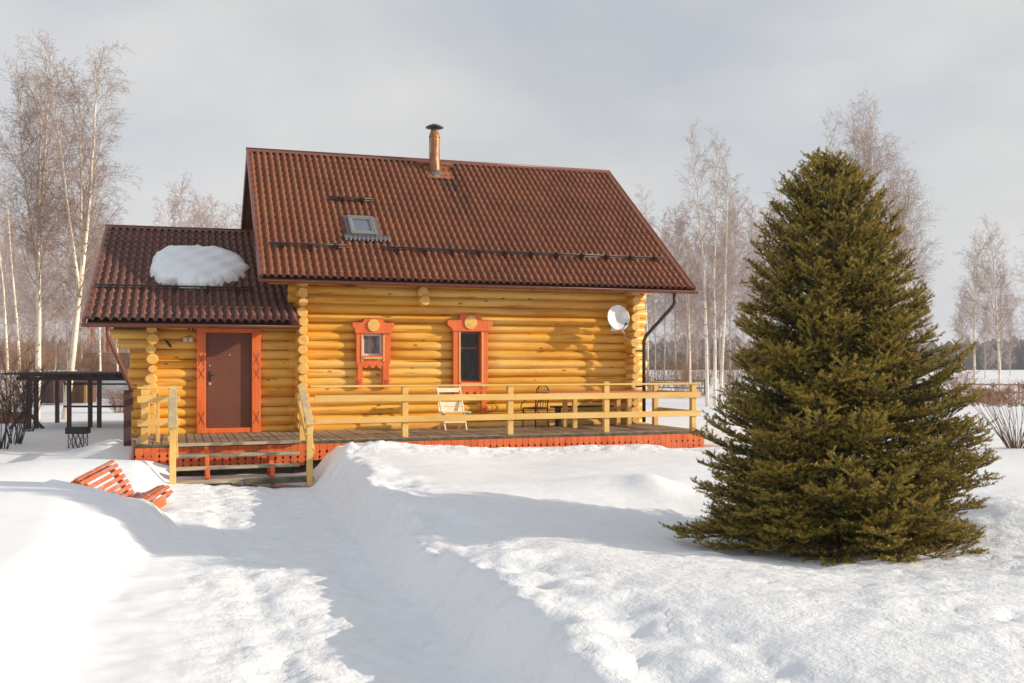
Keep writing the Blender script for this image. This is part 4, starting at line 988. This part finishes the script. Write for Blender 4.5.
# the wood behind: individual trees of a farther row
far_data = [birch_mesh(101+q, 10, .055, (0, 0), 1, 56, .45, .20, .85, .0070, .10) for q in range(3)]
far_src = [make_tree('bare_tree', far_data[q], (*at((150, 690, 1000)[q], 80), -.5), ('pale bare tree just above the middle of the entrance ridge', 'pale bare tree right behind the downpipe bend', 'pale bare tree far off between spruce and clipped shrub')[q], 'tree', 'bare trees of the wood behind the yard', 'fartwig', 'farbark', 'fartwig') for q in range(3)]
rr = random.Random(8); G2 = 'bare trees of the wood behind the yard'
srcs = far_src; kinds = ['feathery', 'upright', 'broad']
rows = [(px, rr.uniform(66, 100)) for px in (-30, -8, 6, 18, 30, 45, 55, 68, 82, 92, 104, 116, 128, 140, 152, 164, 178, 190, 200, 212, 224, 236, 250)]
rows += [(px, rr.uniform(66, 105)) for px in (628, 640, 655, 664, 676, 686, 698, 710, 720, 730, 742, 752, 764, 778, 792)]
rows += [(px, rr.uniform(110, 150)) for px in (820, 850, 880, 905, 925, 962, 985, 1010, 1040)]
where = lambda px: ('at the far left' if px < 60 else 'behind the entrance roof' if px < 160 else 'over the ridge beside the main roof' if px < 260 else 'just right of the cabin' if px < 700 else 'left of the spruce' if px < 800 else 'behind the spruce' if px < 940 else 'at the far right')
cnt = {}
for px, D in rows:
    k = rr.randrange(3); hpx = (rr.uniform(125, 175) if px < 130 else rr.uniform(150, 190) if px < 240 else rr.uniform(110, 195) if px < 800 else rr.uniform(45, 90))
    if 60 < px < 175: hpx = rr.uniform(110, 165)
    Hreal = hpx/968*D+1.9; src = srcs[k]; H0 = 10
    lab = 'distant %s bare tree in the wood %s' % (kinds[k], where(px)); cnt[lab] = cnt.get(lab, 0)+1
    if cnt[lab] > 1: lab = '%s %s distant bare tree counted from the left %s' % (('', '', 'second', 'third', 'fourth', 'fifth', 'sixth', 'seventh', 'eighth', 'ninth')[cnt[lab]], kinds[k], where(px))
    place(src, px, D, Hreal/H0, rr.random()*6.28, lab, G2)

def shrub(name, seed, loc, n, H, W, label, matn, group=None, th=.012, flat=None, topm=None, lev2=7):
    rr = random.Random(seed); st = MB(); tw_ = MB()
    for i in range(n):
        a = rr.random()*6.28; t = rr.random()**.6; d = Vector((math.cos(a)*t*W/H, math.sin(a)*t*W/H, 1)); L = H*rr.uniform(.75, 1.05); p = Vector((math.cos(a)*.12*t, math.sin(a)*.12*t, -.1)); q = [p]; d2 = d.copy()
        for k in range(6):
            d2 = d2+Vector((rr.gauss(0, .10), rr.gauss(0, .10), 0)); q.append(q[-1]+d2*L/6/max(1, d2.length)*1.08)
        st.tube(q, [max(.003, th*(1-.8*k/6)) for k in range(7)], 4, 0, False)
        for j in range(lev2):
            u = rr.uniform(.35, 1.0); k = min(5, int(u*6)); pp = q[k].lerp(q[k+1], u*6-k)
            if flat:
                if pp.z < flat[0]*.75: continue
                for _ in range(5):
                    dd2 = Vector((rr.gauss(0, .45), rr.gauss(0, .45), rr.uniform(.2, 1))); e = pp+dd2*.22
                    if e.z > flat[1]: e.z = flat[1]-rr.random()*.03
                    tw_.tube([pp, pp.lerp(e, .5)+Vector((rr.gauss(0, .02), rr.gauss(0, .02), 0)), e], [.005, .004, .003], 3, 0, False); 
            else:
                dd2 = (d2.normalized()*.6+Vector((rr.gauss(0, .5), rr.gauss(0, .5), rr.uniform(0, .5)))); e = pp+dd2*L*.22; tw_.tube([pp, pp.lerp(e, .5)+Vector((0, 0, .02)), e], [.006, .004, .0025], 3, 0, False)
                for _ in range(2):
                    e2 = e+Vector((rr.gauss(0, .1), rr.gauss(0, .1), rr.uniform(0, .12)))*L; tw_.tube([pp.lerp(e, .7), e2], [.004, .002], 3, 0, False)
    r_ = empty(name, loc, 0, label, 'bush', group)
    st.build('stems', M[matn], r_, False); tw_.build('twigs', M[topm or matn], r_, False); return r_
x, y = at(1016, 19.6)
shrub('clipped_shrub', 3, (x, y, tz(x, y)), 44, 1.35, 1.05, 'bare reddish shrub with flat clipped top at the right edge', 'bushtwig', None, .011, (1.10, 1.42), 'bushtop', 30)
G3 = 'dark bare bushes left of the shelter'
for i, (px, D, H, lab) in enumerate(((2, 20, 1.9, 'dark bare bush cut by the left edge of the photo'), (14, 21.5, 1.7, 'dark bare bush between the edge bush and the shelter'), (30, 25, 1.5, 'thin dark bush just left of the shelter posts'))):
    x, y = at(px, D); shrub('bare_bush', 20+i, (x, y, tz(x, y)), 13, H, .8, lab, 'darktwig', G3, .012, None, None, 9)
G4 = 'russet undergrowth behind the yard'
for i, (px, D, H, lab) in enumerate(((5, 34, 2.7, 'tall russet brushwood at the left edge behind the bushes'), (26, 50, 3.6, 'russet brushwood behind the forked birch'), (52, 58, 4.0, 'russet brushwood between the two big birches'), (90, 62, 3.6, 'russet brushwood above the shelter roof'), (116, 64, 3.6, 'russet brushwood left of the entrance wall'), (655, 56, 2.2, 'russet brushwood right of the cabin corner'), (680, 54, 2.3, 'russet brushwood behind the railing end'), (700, 58, 2.3, 'russet brushwood behind the slim birch'), (960, 50, 1.6, 'low russet brushwood right of the spruce'), (122, 36, 1.1, 'small bush in the snow behind the shelter'), (735, 56, 2.2, 'russet brushwood left of the spruce'))):
    x, y = at(px, D); shrub('brushwood', 40+i, (x, y, -.5), 42, H, H*.75, lab, 'rusttwig', G4, .012, None, None, 9)

# far forest, one mass
def forest():
    rr = random.Random(2); mb = MB(); a0 = math.atan(338/968)
    for i in range(2600):
        px = rr.uniform(-500, 1700); D = rr.uniform(300, 380); x, y = at(px, D)
        h = rr.uniform(6.5, 10.5)+1.5*math.sin(px*.02); r_ = rr.uniform(1.6, 3.0); n = 6; z0 = -1
        ring = []
        lv = [(0, .5), (.12, 1), (.45, .75), (.75, .42), (1, .02)] if rr.random() < .55 else [(0, .4), (.25, .8), (.55, 1), (.85, .7), (1, .1)]
        vs = []
        for t, q in lv:
            for j in range(n):
                a = 2*math.pi*j/n+t*.8; w = r_*q*rr.uniform(.75, 1.2); vs.append((x+w*math.cos(a), y+w*math.sin(a), z0+h*t))
        mb.add(vs, [(i_*n+j, i_*n+(j+1) % n, (i_+1)*n+(j+1) % n, (i_+1)*n+j) for i_ in range(len(lv)-1) for j in range(n)])
    o = mb.build('forest', M['forest'], None, False); tag(o, 'far dark forest along the horizon beyond the snowy field', kind='stuff')
forest()

# ------------------------------------------------------------------ the spruce
LEAN = Vector((-.944, .33, 0))*.17
def spruce(loc, H, prof, low_limb=None, seed=1):
    rs = np.random.RandomState(seed); r2 = random.Random(seed)
    root = empty('spruce_tree', loc, 0, 'dense green spruce standing in the snow in front of the cabin at right', 'spruce')
    t = MB(); t.tube([(0, 0, -.3), (.02, 0, H*.3), (-.02, .02, H*.7), (-.03, 0, H*.97)], [.10, .085, .05, .012], 10); t.build('trunk', M['sprucebark'], root)
    segs = []     # (p0, p1, age with inner shade, density)
    wood = MB()
    hs = np.array([p[0] for p in prof]); ws = np.array([p[1] for p in prof])
    def shoot(p, d, L, age_shade, curl=.0, n=3, dens=1):
        d = Vector(d).normalized(); q = Vector(p)
        out = []
        for i in range(n):
            d = (d+Vector((0, 0, curl))).normalized(); q2 = q+d*L/n
            segs.append((tuple(q), tuple(q2), age_shade+(i/n)*.25, dens)); out.append((q2.copy(), d.copy())); q = q2
        return out
    def bough(h, az, L, el, thick=.012):
        d = Vector((math.cos(az)*math.cos(el), math.sin(az)*math.cos(el), math.sin(el))); n = 8; q = Vector((LEAN.x*(h/H-.35), LEAN.y*(h/H-.35), h)); pts = [q.copy()]; ds = []
        sag = -.05 if h < H*.75 else 0
        for i in range(n):
            t = i/n; d = (d+Vector((r2.gauss(0, .03), r2.gauss(0, .03), sag if t < .5 else .055))).normalized(); q = q+d*L/n; pts.append(q.copy()); ds.append(d.copy())
        wood.tube(pts, [max(.003, thick*(1-.85*i/n)) for i in range(n+1)], 4, 0, False)
        m = max(6, int(L/.058))
        for j in range(m):
            t = .30+.70*(j+.5)/m; i = min(n-1, int(t*n)); p = pts[i].lerp(pts[i+1], t*n-i); dd_ = ds[i]
            side = dd_.cross(Vector((0, 0, 1))).normalized()*(1 if j % 2 else -1); upv = Vector((0, 0, 1))
            tilt = r2.gauss(.20, .24)
            nd = dd_*.78+side*r2.uniform(.55, .95)+upv*tilt
            SL = (.15+.28*L*(1-t)*1.0)*r2.uniform(.6, 1.25); SL = min(SL, .42)
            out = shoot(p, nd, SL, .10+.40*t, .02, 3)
            # tertiary shoots
            mm = int(SL/.060)
            for k in range(mm):
                u = (k+.6)/mm; ii = min(2, int(u*3)); pp, dk = out[ii]; pp = Vector(p).lerp(out[-1][0], u) if ii == 0 else pp-dk*(SL/3)*(1-(u*3-ii))
                s2 = dk.cross(upv).normalized()*(1 if k % 2 else -1)
                shoot(pp, dk*.8+s2*.75+upv*r2.gauss(.15, .14), (.060+.34*SL*(1-u))*r2.uniform(.8, 1.2), .26+.40*t, .02, 2)
        shoot(pts[-1]-ds[-1]*.06, ds[-1]+Vector((0, 0, .25)), r2.uniform(.09, .17), .55, .05, 2, 1.2)
    h = .06; k = 0
    while h < H*.985:
        f = h/H; W_ = float(np.interp(h, hs, ws)); az = k*2.39996+r2.gauss(0, .25)
        lob = 1+.05*math.sin(az*3+h*2.1)+.05*math.sin(az*5-h*3.7)
        L = W_*lob*r2.uniform(.86, 1.03)
        el = np.interp(f, [0, .15, .6, .85, 1], [.05, .28, .50, .70, .95])+r2.gauss(0, .17)
        L = L/max(.45, math.cos(el))*.95+.03
        if h+L*math.sin(el) > H*1.01: L = max(.12, (H*1.01-h)/math.sin(el))
        start = max(.05, h-L*math.sin(el)*.75)
        bough(start, az, L, el, .010+.012*(1-f)); h += .0084+.002*f; k += 1
    if low_limb:
        for (h0, az, L, el) in low_limb: bough(h0, az, L, el, .022)
    # vertical leader tips
    for dx_, dy_, hh in ((0, 0, .17), (.05, .03, .1), (-.08, 0, .12), (.10, -.05, .05)):
        shoot((dx_+LEAN.x*.65, dy_+LEAN.y*.65, H-.10), (dx_*.8, dy_*.8, 1), hh+.06, .55, 0, 2, 1.5)
    wood.build('boughs', M['sprucebark'], root, False)
    # needles
    P0 = np.array([s[0] for s in segs]); P1 = np.array([s[1] for s in segs]); AG = np.array([s[2] for s in segs]); DN = np.array([s[3] for s in segs])
    L = np.linalg.norm(P1-P0, axis=1); cntn = np.maximum(2, (L/.0024*DN)).astype(int); idx = np.repeat(np.arange(len(segs)), cntn); N = len(idx)
    u = rs.rand(N)[:, None]; d = (P1-P0)/L[:, None]; d = d[idx]; base = P0[idx]*(1-u)+P1[idx]*u
    rnd = rs.randn(N, 3); rnd[:, 2] += .25; perp = rnd-(rnd*d).sum(1)[:, None]*d; perp /= np.linalg.norm(perp, axis=1)[:, None]
    nd = d*.72+perp*.76; ln = rs.uniform(.020, .031, N)[:, None]; w = np.cross(nd, rs.randn(N, 3)); w /= np.linalg.norm(w, axis=1)[:, None]; hw = .0034
    V = np.empty((N, 3, 3)); V[:, 0] = base-w*hw*1.0; V[:, 1] = base+w*hw*1.0; V[:, 2] = base+nd*ln
    # cut: nothing below the snow
    me = bpy.data.meshes.new('crown'); me.vertices.add(N*3); me.vertices.foreach_set('co', V.astype(np.float32).ravel())
    me.loops.add(N*3); me.loops.foreach_set('vertex_index', np.arange(N*3, dtype=np.int32)); me.polygons.add(N); me.polygons.foreach_set('loop_start', np.arange(0, N*3, 3, dtype=np.int32))
    me.update(calc_edges=True); at_ = me.attributes.new('age_shade', 'FLOAT', 'FACE')
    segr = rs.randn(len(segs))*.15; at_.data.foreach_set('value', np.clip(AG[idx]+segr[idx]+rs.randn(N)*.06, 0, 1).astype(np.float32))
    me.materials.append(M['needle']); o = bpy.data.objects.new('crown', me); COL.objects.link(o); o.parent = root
    print('spruce needles', N, 'segs', len(segs))
    return root
TD = 10.3; tx, ty = at(837, TD); S = TD/968
zb = -.54; HT = 1.43+205*S-zb
def hz(py): return 1.43-(py-364)*S-zb
prof = sorted([(hz(p), w*S) for p, w in ((150, 13), (160, 25), (175, 34), (200, 46), (235, 59), (270, 70), (306, 85), (340, 98), (370, 110), (400, 122), (450, 134), (500, 139), (540, 138), (600, 128))])
right_az = math.atan2(-math.sin(math.atan(338/968)), math.cos(math.atan(338/968)))
spruce((tx, ty, zb), HT, prof, [(.30, math.pi+right_az-.12, 1.72, .0), (.30, math.pi+right_az-.04, 1.78, .02), (.34, math.pi+right_az+.04, 1.7, -.02), (.40, math.pi+right_az+.1, 1.6, .02)])

# ------------------------------------------------------------------ winter haze in the air
hb = MB(); hb.box(-1300, 1300, -1300, 1300, -3.5, 24); hz_ = hb.build('haze', M['snow']); hz_.data.materials.clear()
hm = bpy.data.materials.new('haze'); hm.use_nodes = True; hn = hm.node_tree.nodes; hn.clear()
ho = hn.new('ShaderNodeOutputMaterial'); hv = hn.new('ShaderNodeVolumePrincipled'); hv.inputs['Density'].default_value = .0006
hv.inputs['Color'].default_value = (.93, .95, 1, 1); hv.inputs['Anisotropy'].default_value = .2
hm.node_tree.links.new(hv.outputs['Volume'], ho.inputs['Volume']); hz_.data.materials.append(hm)
tag(hz_, 'thin pale winter haze over the field', kind='stuff')
